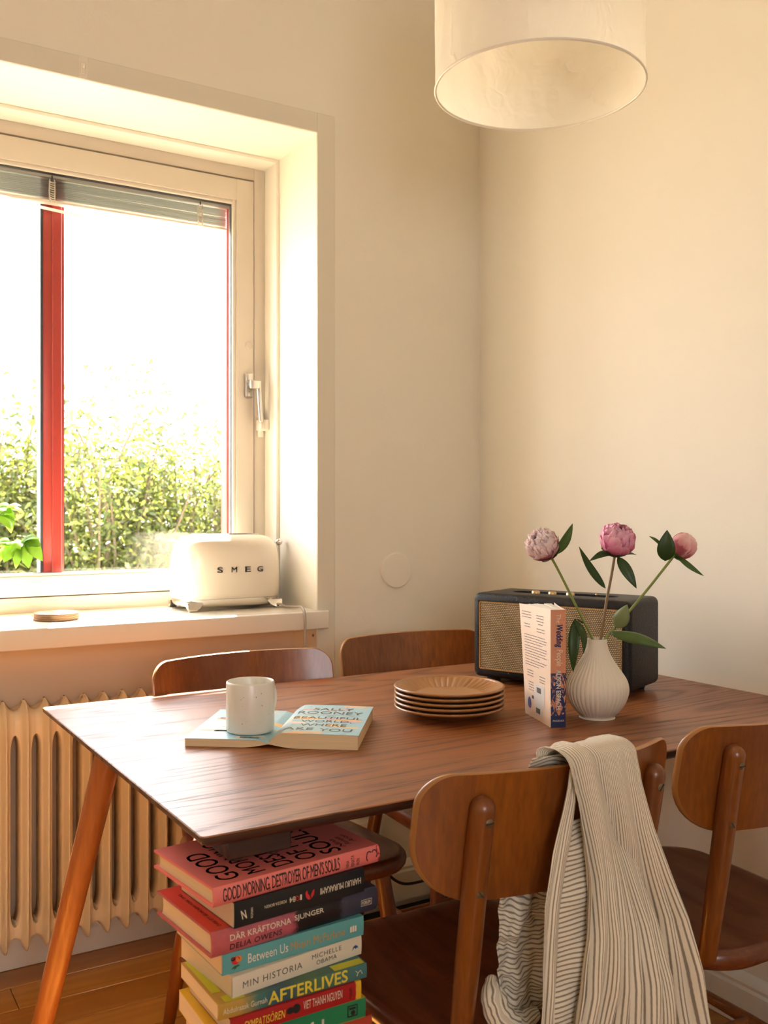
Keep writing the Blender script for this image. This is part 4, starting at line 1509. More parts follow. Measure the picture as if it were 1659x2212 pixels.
def stc(s, mt, zt, w, h, yoff=0.0, **kw):
    return text(s, 'spine_lettering', spn, mt, (-0.0019, -SW / 2 + h / 2 + yoff, zt), (0, 0, -1), (0, -1, 0), w, h, **kw)
# letter tops face the front-cover side, so text reads from top to bottom
def sdown(s, mt, zt, w, h, yoff=0.0, **kw):
    return text(s, 'spine_lettering', spn, mt, (-0.0019, -SW / 2 + h / 2 + yoff, zt), (0, 0, -1), (0, -1, 0), w, h, **kw)
sdown('The', INK_PINKW, 0.205, 0.016, 0.0085, shear=0.1)
sdown('Wedding', INK_BLUE, 0.186, 0.041, 0.0155, shear=0.15, bold=0.02)
sdown('People', INK_PINKW, 0.141, 0.030, 0.0150, shear=0.15)
sdown('ALISON ESPACH', INK_BRIGHT, 0.104, 0.071, 0.0085, bold=0.03)
text('PHOENIX', 'spine_lettering', spn, INK_WHITE, (-0.0013, -0.0035, 0.0105), (0, -1, 0), (0, 0, 1), 0.0215, 0.0034)
# back cover print: the small print is too blurred to read, so it is set as rows of short grey strokes
def bw(p):
    return Vector((p.x, cov_y(p.x, p.z) + 0.0009, p.z))
GREYINK = ink('blurb', (0.22, 0.17, 0.20))
BLURB = G()
def bt(n_, x, zz, w, h):
    a = x
    while a > x - w:
        l_ = min(rb.uniform(0.003, 0.008), a - (x - w))
        if l_ < 0.001: break
        pts = ((a, zz), (a - l_, zz), (a - l_, zz + h * 0.5), (a, zz + h * 0.5))
        BLURB.add([Vector((p, cov_y(p, q) + 0.0009, q)) for p, q in pts], [(0, 1, 2, 3)])
        a -= l_ + 0.0014
rb = random.Random(2)
def words(n): return n
zz = 0.199
for i in range(3):
    bt(words(4), 0.121, 0.199 - i * 0.0052, 0.038, 0.0026)
    bt(words(3), 0.061, 0.196 - i * 0.0052, 0.030, 0.0026)
bt(words(1), 0.055, 0.180, 0.020, 0.0026)
for i in range(2):
    bt(words(2), 0.113, 0.176 - i * 0.0052, 0.024, 0.0026)
    bt(words(3), 0.061, 0.171 - i * 0.0052, 0.034, 0.0026)
for i, (q, wd) in enumerate([(0.1555, .09), (0.1505, .098), (0.1455, .096), (0.1405, .08), (0.1345, .098), (0.1295, .098), (0.1245, .092), (0.1195, .098), (0.1145, .068), (0.1085, .098), (0.1035, .086), (0.0985, .062)]):
    bt(words(9), 0.116, q, wd, 0.0024)
for i in range(3):
    bt(words(2), 0.110, 0.088 - i * 0.005, 0.028, 0.0026)
    bt(words(2), 0.053, 0.083 - i * 0.005, 0.028, 0.0026)
for i in range(4):
    bt(words(2), 0.105, 0.066 - i * 0.005, 0.024, 0.0026)
BLURB.build('blurb_print', GREYINK, bc, smooth=0, kind='stuff')
def bp(x0, z0, x1, z1, mt, nm, d=0.0006):
    g = G(); g.grid(lambda u, v: Vector((x1 + (x0 - x1) * u, cov_y(x1 + (x0 - x1) * u, z0 + (z1 - z0) * v) + d, z0 + (z1 - z0) * v)), 4, 4)
    return g.build(nm, mt, bc, smooth=60)
bp(0.030, 0.026, 0.078, 0.068, plain('price_label', (0.72, 0.68, 0.64), 0.5), 'price_label', 0.0007)
bp(0.040, 0.010, 0.074, 0.028, plain('barcode_panel', (0.74, 0.69, 0.64), 0.5), 'barcode_panel', 0.0008)
g = G(); x = 0.052
for kset in ((0.050, 0.070, 0.013, 0.023), (0.046, 0.066, 0.052, 0.062)):
    x = kset[0]
    while x < kset[1]:
        w = rb.choice((0.0005, 0.0008, 0.0011))
        g.add([Vector((xx_, cov_y(xx_, zz_) + 0.0013, zz_)) for xx_, zz_ in ((x + w, kset[2]), (x, kset[2]), (x, kset[3]), (x + w, kset[3]))], [(0, 1, 2, 3)])
        x += w + rb.choice((0.0005, 0.0008))
g.build('barcode', INK_BLACK, bc, smooth=0, kind='stuff')
g = G(); g.add([Vector((0.105 + 0.0085 * math.cos(2 * PI * k / 20), cov_y(0.105, 0.025) + 0.0009 + 0.0002 * math.cos(2 * PI * k / 20), 0.026 + 0.0105 * math.sin(2 * PI * k / 20))) for k in range(20)], [tuple(reversed(range(20)))])
g.build('round_badge', ink('badge_blue', (0.08, 0.09, 0.30)), bc, smooth=0)
bp(0.083, 0.036, 0.091, 0.042, INK_BLUE, 'blue_mark', 0.0008)

# ------------------------------------------------------------------ vase
vase = thing('vase', 'small ribbed cream ceramic bulb vase holding the flowers', 'vase', (1.2917, 1.3526, TZ))
VASEM = plain('matte_ceramic', (0.74, 0.67, 0.56), 0.55, var=0.04)
vp = [(0.0, 0.0), (0.031, 0.0), (0.0325, 0.002), (0.0335, 0.006), (0.043, 0.016), (0.0525, 0.030), (0.058, 0.046), (0.0588, 0.058), (0.0555, 0.072), (0.047, 0.086), (0.037, 0.100), (0.0285, 0.114), (0.0225, 0.127), (0.0195, 0.138), (0.0188, 0.1465), (0.0190, 0.149), (0.0178, 0.1497), (0.0165, 0.148), (0.0165, 0.125), (0.02, 0.11)]
def interp_prof(pf, n):
    P = [Vector((r, z_, 0)) for r, z_ in pf]
    return [(p.x, p.y) for p in sm(P, n)]
NR = 40
def ribs(r, z_, a):
    e = max(0.0, min(1.0, (z_ - 0.003) / 0.01, (0.140 - z_) / 0.03))
    return max(0.0003, r + 0.0011 * e * (abs(math.cos(a * NR / 2)) ** 0.7 - 0.6) * min(1, r / 0.04))
g = G()
outer = interp_prof(vp[:17], 4)
g.lathe(outer, NR * 8, fn=ribs, cap1=False)
g.lathe(vp[16:], 48, cap0=False, cap1=True)
g.build('body', VASEM, vase, smooth=70)

# ------------------------------------------------------------------ peonies
def leafmat(name, c, tcol, amt=0.3):
    m = M(name)
    o = m.obj()
    m.col(m.mix(m.noise(o, 35, 3), tuple(x * 0.75 for x in c), tuple(x * 1.25 for x in c)))
    m.set(Roughness=0.42)
    tr = m.n('ShaderNodeBsdfTranslucent'); tr.inputs[0].default_value = (*tcol, 1)
    mx = m.n('ShaderNodeMixShader'); mx.inputs[0].default_value = amt
    m.l(m.b.outputs[0], mx.inputs[1]); m.l(tr.outputs[0], mx.inputs[2]); m.l(mx.outputs[0], m.out.inputs['Surface'])
    m.bump(m.noise(m.mapped(o, (1, 1, 1)), 120, 2), 0.15, 0.001)
    return m.m
LEAFD = leafmat('peony_leaf', (0.035, 0.075, 0.014), (0.10, 0.20, 0.02), 0.22)
LEAFP = leafmat('pale_leaf', (0.30, 0.36, 0.17), (0.30, 0.38, 0.12), 0.3)
LEAFM = leafmat('mid_leaf', (0.10, 0.17, 0.045), (0.16, 0.28, 0.04), 0.3)
STEMG = plain('green_stem', (0.20, 0.24, 0.05), 0.45, var=0.15)
STEMB = plain('brown_stem', (0.20, 0.11, 0.035), 0.45, var=0.15)


def leaf(g, base, tip, width, nrm, bend=0.12, fold=0.25, twist=0.0, nseg=12):
    base, tip, nrm = Vector(base), Vector(tip), Vector(nrm)
    ax = tip - base
    L = ax.length
    ax.normalize()
    side = ax.cross(nrm).normalized()
    up = side.cross(ax).normalized()
    rows = []
    for i in range(nseg + 1):
        t = i / nseg
        c = base + ax * (L * t) + up * (L * bend * math.sin(PI * t))
        w = width * 0.5 * (math.sin(PI * min(1, t ** 0.78)) ** 0.85 if 0 < t < 1 else 0.02)
        a = twist * t
        sd = side * math.cos(a) + up * math.sin(a)
        u2 = up * math.cos(a) - side * math.sin(a)
        rows.append([c - sd * w + u2 * (w * fold), c - sd * w * 0.5 + u2 * (w * fold * 0.35), c, c + sd * w * 0.5 + u2 * (w * fold * 0.35), c + sd * w + u2 * (w * fold)])
    v = [p for r in rows for p in r]
    f = []
    for i in range(nseg):
        for j in range(4):
            a = i * 5 + j
            f.append((a, a + 1, a + 6, a + 5))
    g.add(v, f)
    return g


def petal_mesh(name, mat, R0, th0, th1, hw, flare, ruffle, seed):
    """petal wrapping a unit ball (axis +z): from polar angle th0 at its base to th1 at its tip"""
    rr = random.Random(seed)
    p0, p1, p2 = (rr.uniform(0, 6) for _ in range(3))
    notch = rr.uniform(0.02, 0.10)
    g = G()
    def fn(u, v):
        x = (u - 0.5) * 2
        tip = th1 + notch * math.sin(x * 7 + p0) * 0.7 + 0.28 * x * x
        th = th0 + (tip - th0) * v
        wd = hw * (0.35 + 0.65 * math.sin(PI * min(1.0, 0.15 + 0.55 * v)))
        ph = x * wd / max(0.35, math.sin(max(0.3, th)))
        ph = max(-1.7, min(1.7, ph))
        r = R0 * (1 + flare * v ** 4 - 0.05 * (1 - abs(x)) * (1 - v) + 0.035 * x * x * v) + ruffle * v * v * math.sin(x * 6 + p1) + 0.4 * ruffle * v * math.sin(x * 13 + p2)
        return Vector((r * math.sin(th) * math.sin(ph), -r * math.sin(th) * math.cos(ph), r * math.cos(th)))
    g.grid(fn, 10, 9, lambda u, v: (u, v))
    me = g.build(name, mat, None, smooth=180)
    d = me.data
    bpy.data.objects.remove(me)
    return d


def petalmat(name, c0, c1, cb, tc, zc=-0.45):
    m = M(name)
    o = m.obj()
    sp = m.sep(o)
    st_ = m.noise(m.mapped(o, (3.5, 3.5, 1.2)), 1.0, 4, 0.65)
    v = m.math('ADD', sp[2], m.math('MULTIPLY', m.math('SUBTRACT', st_, 0.5), 1.5))
    c = m.ramp(m.math('MULTIPLY_ADD', v, 0.5, 0.5), [(0.5 + zc * 0.5 - 0.05, cb), (0.5 + zc * 0.5 + 0.05, c0), (0.95, c1)])
    oi = m.n('ShaderNodeObjectInfo')
    c = m.mix(m.math('MULTIPLY', oi.outputs['Random'], 0.3), c, c1)
    uvn = m.n('ShaderNodeUVMap')
    us = m.sep(uvn.outputs[0])
    eu = m.math('ABSOLUTE', m.math('MULTIPLY_ADD', us[0], 2.0, -1.0))
    edge = m.math('MAXIMUM', m.math('POWER', us[1], 9.0), m.math('MULTIPLY', m.math('POWER', eu, 6.0), m.math('GREATER_THAN', us[1], 0.45)))
    c = m.mix(m.math('MULTIPLY', edge, 0.6), c, tuple(min(1, 0.35 + 0.65 * x) for x in c1))
    deep = m.math('MULTIPLY', m.math('SUBTRACT', 1.0, us[1]), 0.35)
    c = m.mix(deep, c, c0)
    m.col(c); m.set(Roughness=0.55)
    tr = m.n('ShaderNodeBsdfTranslucent'); tr.inputs[0].default_value = (*tc, 1)
    mx = m.n('ShaderNodeMixShader'); mx.inputs[0].default_value = 0.22
    m.l(m.b.outputs[0], mx.inputs[1]); m.l(tr.outputs[0], mx.inputs[2]); m.l(mx.outputs[0], m.out.inputs['Surface'])
    return m.m


P_PALE = petalmat('pale_petal', (0.86, 0.55, 0.55), (0.95, 0.82, 0.79), (0.36, 0.02, 0.07), (0.95, 0.7, 0.68), -0.12)
P_PINK = petalmat('pink_petal', (0.80, 0.17, 0.38), (0.90, 0.45, 0.58), (0.34, 0.015, 0.07), (0.9, 0.35, 0.5), -0.38)
P_ROSE = petalmat('rose_petal', (0.76, 0.30, 0.33), (0.88, 0.55, 0.53), (0.34, 0.03, 0.05), (0.85, 0.45, 0.45), -0.10)


def peony(label, head, rad, axis, stem_pts, stem_mat, stem_r, mat, leaves, openness, seed):
    base = Vector(stem_pts[-1])
    th = thing('peony', label, 'flower', base, group='peonies in the vase')
    loc = lambda p: Vector(p) - base
    g = G(); g.tube(sm([loc(p) for p in stem_pts], 6), stem_r, 10)
    st_ = g.build('stem', stem_mat, th, smooth=70)
    rr = random.Random(seed)
    axis = Vector(axis).normalized()
    q = axis.to_track_quat('Z', 'Y').to_matrix().to_4x4()
    hc = loc(head)
    D2R = PI / 180
    layers = {'open': [(4, 1.03, 165, 78, 42, 0.05, 0.03), (5, 1.00, 160, 58, 38, 0.08, 0.05), (6, 0.93, 158, 44, 32, 0.12, 0.06), (7, 0.86, 150, 33, 27, 0.17, 0.08), (8, 0.78, 140, 24, 23, 0.25, 0.10), (8, 0.68, 120, 15, 20, 0.36, 0.12), (7, 0.58, 100, 8, 20, 0.5, 0.13)],
              'frill': [(4, 1.02, 165, 100, 42, 0.05, 0.04), (6, 0.98, 160, 78, 36, 0.10, 0.06), (8, 0.93, 156, 60, 30, 0.16, 0.09), (9, 0.87, 150, 45, 26, 0.24, 0.12), (10, 0.80, 130, 32, 22, 0.34, 0.14), (9, 0.72, 110, 20, 20, 0.45, 0.15), (8, 0.62, 90, 10, 18, 0.6, 0.15)],
              'bud': [(3, 1.02, 168, 62, 44, 0.03, 0.03), (4, 0.98, 165, 42, 42, 0.05, 0.04), (5, 0.93, 160, 26, 36, 0.07, 0.05), (5, 0.87, 150, 14, 30, 0.10, 0.06), (5, 0.80, 140, 6, 28, 0.14, 0.07)]}[openness]
    b0 = hc - axis * rad * 0.95
    sc_ = Matrix.Diagonal((rad, rad, rad * (1.06 if openness == 'bud' else 0.96), 1))
    for li, (n_, r0, t0, t1, hw_, fl_, rf_) in enumerate(layers):
        vs3 = [petal_mesh('petal', mat, r0, t0 * D2R, t1 * D2R, hw_ * D2R, fl_, rf_, seed + li * 5 + k) for k in range(3)]
        for k in range(n_):
            az = 2 * PI * (k + 0.5 * (li % 2)) / n_ + rr.uniform(-0.25, 0.25)
            tl = Matrix.Rotation(rr.uniform(-0.06, 0.06), 4, 'X')
            link_mesh('petal', vs3[k % 3], th, Matrix.Translation(hc) @ q @ sc_ @ Matrix.Rotation(az, 4, 'Z') @ tl)
    cal = petal_mesh('sepal', LEAFM, 1.04, 176 * D2R, 128 * D2R, 46 * D2R, 0.05, 0.01, seed + 77)
    for k in range(4):
        link_mesh('sepal', cal, th, Matrix.Translation(hc) @ q @ sc_ @ Matrix.Rotation(2 * PI * k / 4 + 0.4, 4, 'Z'))
    for lf in leaves:
        g = G()
        bs, tp, wd, nr, mt_ = lf[:5]
        kw = lf[5] if len(lf) > 5 else {}
        leaf(g, loc(bs), loc(tp), wd, nr, **kw)
        o = g.build('leaf', mt_, th, smooth=180)
        sol = o.modifiers.new('thickness', 'SOLIDIFY'); sol.thickness = 0.0004
    return th


TV = 1.826
CAMN = -FWD
lip = Vector((1.2917, 1.3526, TZ + 0.150))
px = lambda n_: n_ * TV / FPX
peony('pale pink peony leaning left over the standing paperback', at(1173, 1178, 1.80), 0.0290, -RGT * 0.55 + UPV * 0.55 - FWD * 0.42,
      [at(1186, 1196, 1.807), at(1206, 1232, 1.815), at(1240, 1300, 1.822), at(1283, 1388, 1.826), at(1296, 1440, 1.83)], STEMG, [0.0024] * 25, P_PALE,
      [(at(1199, 1198, 1.80), at(1237, 1131, 1.79), px(24), CAMN + RGT * 0.5, LEAFM, dict(bend=0.06, fold=0.3)),
       (at(1262, 1346, 1.82), at(1244, 1337, 1.81), px(4), CAMN, LEAFD),
       (at(1243, 1336, 1.81), at(1238, 1452, 1.80), px(24), CAMN - RGT * 0.3, LEAFD, dict(bend=0.10, fold=0.2)),
       (at(1240, 1337, 1.81), at(1261, 1412, 1.80), px(20), CAMN + RGT * 0.6, LEAFD, dict(bend=0.16, fold=0.3))], 'frill', 3)
peony('bright pink peony standing upright in the middle', at(1333, 1166, 1.835), 0.0315, UPV * 0.78 - FWD * 0.52 + RGT * 0.12,
      [at(1328, 1198, 1.838), at(1322, 1235, 1.836), at(1310, 1300, 1.83), at(1297, 1386, 1.826), at(1288, 1440, 1.822)], STEMB, [0.0027] * 25, P_PINK,
      [(at(1308, 1271, 1.83), at(1251, 1181, 1.80), px(21), CAMN + RGT * 0.4 + UPV * 0.4, LEAFD, dict(bend=-0.08, fold=0.35)),
       (at(1320, 1197, 1.83), at(1273, 1212, 1.80), px(17), CAMN + UPV * 0.8, LEAFD, dict(bend=0.14, fold=0.3)),
       (at(1334, 1203, 1.83), at(1375, 1271, 1.81), px(24), CAMN - RGT * 0.2 + UPV * 0.3, LEAFD, dict(bend=0.10, fold=0.25)),
       (at(1336, 1200, 1.84), at(1375, 1199, 1.86), px(8), CAMN + UPV * 0.9, LEAFD)], 'open', 31)
peony('dusty rose peony bud leaning right against the wall', at(1475, 1180, 1.86), 0.0250, RGT * 0.62 + UPV * 0.62 - FWD * 0.1,
      [at(1457, 1197, 1.857), at(1447, 1212, 1.855), at(1380, 1296, 1.84), at(1302, 1386, 1.826), at(1276, 1425, 1.82)], STEMG, [0.0026] * 25, P_ROSE,
      [(at(1437, 1212, 1.83), at(1441, 1145, 1.82), px(38), CAMN - RGT * 0.25, LEAFD, dict(bend=0.10, fold=0.3)),
       (at(1430, 1180, 1.85), at(1402, 1158, 1.86), px(8), CAMN + UPV * 0.5, LEAFM),
       (at(1462, 1200, 1.855), at(1520, 1244, 1.84), px(15), CAMN + UPV * 0.8, LEAFM, dict(bend=-0.05, fold=0.2)),
       (at(1333, 1358, 1.82), at(1355, 1306, 1.80), px(34), CAMN - RGT * 0.3, LEAFP, dict(bend=0.10, fold=-0.3)),
       (at(1318, 1364, 1.82), at(1439, 1401, 1.77), px(38), CAMN * 0.7 + UPV * 1.0, LEAFM, dict(bend=0.10, fold=-0.5))], 'bud', 57)

# ------------------------------------------------------------------ loudspeaker
SPK = math.atan2(-0.350, 0.1446)
spk = thing('bluetooth_speaker', 'black vintage style speaker with a woven gold grille', 'speaker', (1.319, 1.787, TZ), SPK)
# local x along the front (left -> right), -y towards the viewer, z up
SL, SD, SH = 0.379, 0.172, 0.192
def leatherette():
    m = M('black_leatherette')
    o = m.obj()
    vo = m.n('ShaderNodeTexVoronoi'); vo.inputs['Scale'].default_value = 420.0
    m.l(o, vo.inputs['Vector'])
    m.col((0.012, 0.0115, 0.012))
    m.set(Specular_IOR_Level=0.3)
    m.bump(m.math('ADD', vo.outputs['Distance'], m.noise(o, 300, 2)), 0.5, 0.0012)
    m.set(Roughness=0.42)
    return m.m
LEATH = leatherette()
def apply_bool(o, cutters):
    for c in cutters:
        md = o.modifiers.new('cut', 'BOOLEAN'); md.object = c; md.operation = 'DIFFERENCE'; md.solver = 'EXACT'
    bpy.context.view_layer.update()
    me = bpy.data.meshes.new_from_object(o.evaluated_get(bpy.context.evaluated_depsgraph_get()))
    o.modifiers.clear()
    o.data = me
    for c in cutters: bpy.data.objects.remove(c)
z0 = 0.012
g = G(); g.box(0, 0, z0, SL, SD, z0 + SH, 0.015, 5)
body = g.build('cabinet', LEATH, spk, smooth=60)
g = G(); g.prism(rrect(0.255, 0.050, 0.0249, 8, SL / 2, SD * 0.50), z0 + SH - 0.008, z0 + SH + 0.01)
c1 = g.build('cut', LEATH, spk, smooth=0)
g = G(); g.box(0.017, -0.01, z0 + 0.018, SL - 0.017, 0.006, z0 + SH - 0.018)
c2 = g.build('cut', LEATH, spk, smooth=0)
apply_bool(body, [c1, c2])
body.data.polygons.foreach_set('use_smooth', [True] * len(body.data.polygons))
body.data.set_sharp_from_angle(angle=math.radians(50))
def weave():
    m = M('woven_grille')
    o = m.obj()
    sp = m.sep(o)
    cb = m.n('ShaderNodeCombineXYZ')
    m.l(sp[0], cb.inputs[0]); m.l(sp[2], cb.inputs[1])
    br = m.n('ShaderNodeTexBrick')
    br.offset = 0.5
    br.inputs['Color1'].default_value = (0.62, 0.47, 0.25, 1)
    br.inputs['Color2'].default_value = (0.50, 0.36, 0.18, 1)
    br.inputs['Mortar'].default_value = (0.025, 0.018, 0.012, 1)
    br.inputs['Scale'].default_value = 1.0
    br.inputs['Mortar Size'].default_value = 0.0007
    br.inputs['Mortar Smooth'].default_value = 0.35
    br.inputs['Brick Width'].default_value = 0.0046
    br.inputs['Row Height'].default_value = 0.0040
    m.l(cb.outputs[0], br.inputs['Vector'])
    m.col(br.outputs['Color'])
    m.bump(m.math('SUBTRACT', 1.0, br.outputs['Fac']), 0.6, 0.002)
    m.set(Roughness=0.5)
    return m.m
g = G(); g.box(0.0175, 0.0022, z0 + 0.0185, SL - 0.0175, 0.0058, z0 + SH - 0.0185, 0.001, 1)
gr = g.build('grille', weave(), spk)
g = G()
ring = rrect(SL - 0.037, SH - 0.039, 0.004, 3, SL / 2, z0 + SH / 2)
pts = [Vector((p[0], 0.0018, p[1])) for p in ring]
pts.append(pts[0])
g.tube(pts, 0.0013, 6)
g.build('gold_piping', BRASS, spk)
text('Marshall', 'brand_lettering', gr, plain('gold_lettering', (0.72, 0.55, 0.30), 0.35, 0.6), (SL / 2 - 0.058, 0.0020, z0 + SH / 2 - 0.014), (1, 0, 0), (0, 0, 1), 0.125, 0.026, shear=0.25, depth=0.0012, bold=0.01)
for i, xx in enumerate((0.118, 0.160, 0.204)):
    g = G(); g.lathe([(0.0092, 0.0), (0.0095, 0.001), (0.0095, 0.010), (0.0085, 0.0115), (0.0, 0.0118)], 28, (xx, SD * 0.50, z0 + SH - 0.008))
    g.build('knob', BRASS, spk, smooth=50)
g = G(); g.lathe([(0.0045, 0.0), (0.0045, 0.002), (0.002, 0.003)], 14, (0.268, SD * 0.50, z0 + SH - 0.008))
g.tube([(0.268, SD * 0.50, z0 + SH - 0.006), (0.2675, SD * 0.50 - 0.003, z0 + SH + 0.003)], [0.0013, 0.0026], 10, 3)
g.build('toggle_switch', BRASS, spk, smooth=50)
for (xx, yy) in ((0.04, 0.03), (SL - 0.04, 0.03), (0.04, SD - 0.03), (SL - 0.04, SD - 0.03)):
    g = G(); g.lathe([(0.014, 0.0), (0.016, 0.004), (0.016, z0 + 0.001)], 20, (xx, yy, 0.0)); g.build('foot', BLKCABLE, spk)

# ------------------------------------------------------------------ striped shirt over the front chair
def lerp_tab(tab, z_):
    tab = sorted(tab)
    if z_ <= tab[0][0]: return tab[0][1]
    for (a, xa), (b_, xb) in zip(tab, tab[1:]):
        if z_ <= b_: return xa + (xb - xa) * (z_ - a) / (b_ - a)
    return tab[-1][1]
mL = [(0.83, 0.822), (0.815, 0.828), (0.772, 0.840), (0.72, 0.848), (0.675, 0.852), (0.604, 0.845), (0.537, 0.831), (0.492, 0.818), (0.43, 0.800), (0.30, 0.770)]
mR = [(0.83, 0.936), (0.806, 0.940), (0.724, 0.960), (0.661, 0.983), (0.600, 1.008), (0.514, 1.027), (0.429, 1.043), (0.30, 1.062)]
sL = [(0.83, 0.838), (0.792, 0.832), (0.712, 0.806), (0.649, 0.793), (0.573, 0.788), (0.50, 0.785), (0.30, 0.778)]
sR = [(0.83, 0.846), (0.772, 0.846), (0.691, 0.829), (0.639, 0.820), (0.543, 0.815), (0.494, 0.811), (0.30, 0.806)]
def cloth():
    m = M('striped_cotton')
    uvn = m.n('ShaderNodeUVMap')
    sp = m.sep(uvn.outputs[0])
    wob = m.noise(uvn.outputs[0], 3.0, 2)
    fr = m.math('FRACT', m.math('ADD', sp[0], m.math('MULTIPLY', wob, 0.12)))
    d = m.math('ABSOLUTE', m.math('SUBTRACT', fr, 0.5))
    st_ = m.ramp(d, [(0.12, (1, 1, 1)), (0.22, (0, 0, 0))])
    c = m.mix(st_, (0.76, 0.68, 0.54), (0.27, 0.22, 0.165))
    o = m.obj()
    m.col(c)
    m.bump(m.noise(o, 900, 2), 0.2, 0.0006)
    m.set(Roughness=0.85, Specular_IOR_Level=0.15, Sheen_Weight=0.2)
    return m.m
CLOTH = cloth()
shirt = thing('striped_shirt', 'cream and grey striped cotton shirt draped over the front chair', 'shirt', (0.93, 0.92, 0.45))
SO = Vector((0.93, 0.92, 0.45))
def top_path(r, yin, yout, ztop, zin, zout, k0=0.10, k1=0.20):
    """r in 0..1: up the inner side, over the crest, down the outer side -> (Y,z)"""
    if r < k0:
        t = r / k0
        return yin, zin + (ztop - 0.012 - zin) * t
    if r < k1:
        t = (r - k0) / (k1 - k0)
        a = PI * t
        return (yin + yout) / 2 + (yin - yout) / 2 * math.cos(a), ztop - 0.012 + 0.012 * math.sin(a)
    t = (r - k1) / (1 - k1)
    return yout, ztop - 0.012 + (zout - ztop + 0.012) * t
def main_fn(u, v):
    Y, z_ = top_path(v, 0.968, 0.926, 0.832, 0.70, 0.32)
    xl, xr = lerp_tab(mL, z_), lerp_tab(mR, z_)
    if v < 0.15:
        k = (0.15 - v) / 0.15
        xl -= 0.02 * k; xr += 0.0
    out = max(0.0, min(1.0, (v - 0.16) / 0.5))
    A = 0.008 + 0.029 * out
    ss = u + 0.035 * math.sin(2 * PI * u * 2 + 1.0) * out
    ph = PI * (2.7 * ss + 0.55 * math.sin(3.4 * u + v * 2.6) + 0.30)
    rid = abs(math.sin(ph)) ** 0.75
    rid += 0.35 * abs(math.sin(PI * (8.3 * ss + 0.6 * v))) * out
    rid += 0.45 * noise.noise(Vector((u * 4, v * 3, 1.7))) + 0.25 * noise.noise(Vector((u * 9, v * 5, 4.2)))
    dirv = -1 if v >= 0.15 else 0.6
    x = xl + (xr - xl) * ss + 0.006 * out * math.cos(ph * 2) * math.sin(PI * u)
    lift = 0.002 if v < 0.22 else 0
    return Vector((x, Y + dirv * A * rid - 0.003, z_ + (0.006 * rid * (1 - out) if 0.08 < v < 0.25 else 0) + lift)) - SO
g = G(); g.grid(main_fn, 90, 80, lambda u, v: (u * 50, v * 40)); o = g.build('body_panel', CLOTH, shirt, smooth=180)
o.modifiers.new('thickness', 'SOLIDIFY').thickness = 0.0008
def strip_fn(u, v):
    z_ = 0.815 + (0.32 - 0.815) * v
    xl, xr = lerp_tab(sL, z_), lerp_tab(sR, z_)
    f = abs(math.sin(PI * (1.6 * u + 0.2 + 0.5 * v)))
    return Vector((xl + (xr - xl) * u, 0.930 - 0.004 * (1 - v) - 0.011 * f * (0.3 + 0.7 * v) + 0.003 * noise.noise(Vector((u * 3, v * 8, 5))), z_)) - SO
g = G(); g.grid(strip_fn, 24, 70, lambda u, v: (u * 9 + v * 3, v * 40)); o = g.build('front_placket', CLOTH, shirt, smooth=180)
o.modifiers.new('thickness', 'SOLIDIFY').thickness = 0.0008
def gap_fn(u, v):
    z_ = 0.745 + (0.36 - 0.745) * v
    a = lerp_tab(sR, z_) - 0.006; b_ = lerp_tab(mL, z_) + 0.075
    wv = noise.noise(Vector((u * 3, v * 14, 2)))
    Y = 0.934 - 0.010 * math.sin(PI * min(1, max(0, u))) * min(1, v * 4) + 0.005 * wv
    return Vector((a + (b_ - a) * u + 0.003 * wv, Y, z_)) - SO
g = G(); g.grid(gap_fn, 18, 60, lambda u, v: (v * 62 + 0.8 * math.sin(u * 3), u * 10)); o = g.build('folded_sleeve', CLOTH, shirt, smooth=180)
o.modifiers.new('thickness', 'SOLIDIFY').thickness = 0.0008
def inner_fn(u, v):
    Y, z_ = top_path(1 - v * 0.995, 0.955, 0.997, 0.826, 0.80, 0.462, 0.04, 0.12)
    z2 = z_
    # mirrored path: v=0 crest, v=1 bottom at the seat
    z_ = 0.826 + (0.462 - 0.826) * v
    Y = 0.955 + 0.034 * min(1, v * 6) + 0.012 * v
    cr = noise.noise(Vector((u * 3.0, v * 9, 3.3))) + 0.5 * noise.noise(Vector((u * 7, v * 22, 8.1)))
    xl = 0.800 - 0.021 * min(1, v * 2.2) + 0.012 * max(0, v - 0.75) * 4 * 0.5
    xr = 0.885 - 0.004 * v
    return Vector((xl + (xr - xl) * u + 0.005 * cr, Y + 0.012 * math.sin(PI * u) * v + 0.016 * cr * min(1, v * 3), z_ + 0.006 * cr * (1 if 0.05 < v < 0.97 else 0))) - SO
g = G(); g.grid(inner_fn, 36, 90, lambda u, v: (v * 66 + 1.2 * math.sin(u * 4 + v * 3) + 1.0 * noise.noise(Vector((u * 2, v * 6, 1))), u * 10)); o = g.build('sleeve', CLOTH, shirt, smooth=180)
o.modifiers.new('thickness', 'SOLIDIFY').thickness = 0.0008
g = G()
cp = sm([(0.779, 1.012, 0.520), (0.774, 1.004, 0.508), (0.778, 0.998, 0.490), (0.790, 0.994, 0.475), (0.810, 0.994, 0.4685), (0.84, 1.000, 0.4675)], 7)
n0 = len(g.v)
g.tube([p - SO for p in cp], [0.006 + 0.012 * math.sin(PI * (0.12 + 0.80 * k / (len(cp) - 1))) for k in range(len(cp))], 24, 3)
nr_ = len(g.v) // 24
for i in range(len(g.v)):
    p = g.v[i]
    cr = noise.noise(p * 90) * 0.0030 + noise.noise(p * 40) * 0.003
    g.v[i] = p + Vector((cr, -abs(cr), cr))
    g.uv[i] = ((i % 24) * 16 / 24.0, i // 24)
g.build('rolled_cuff', CLOTH, shirt, smooth=180)

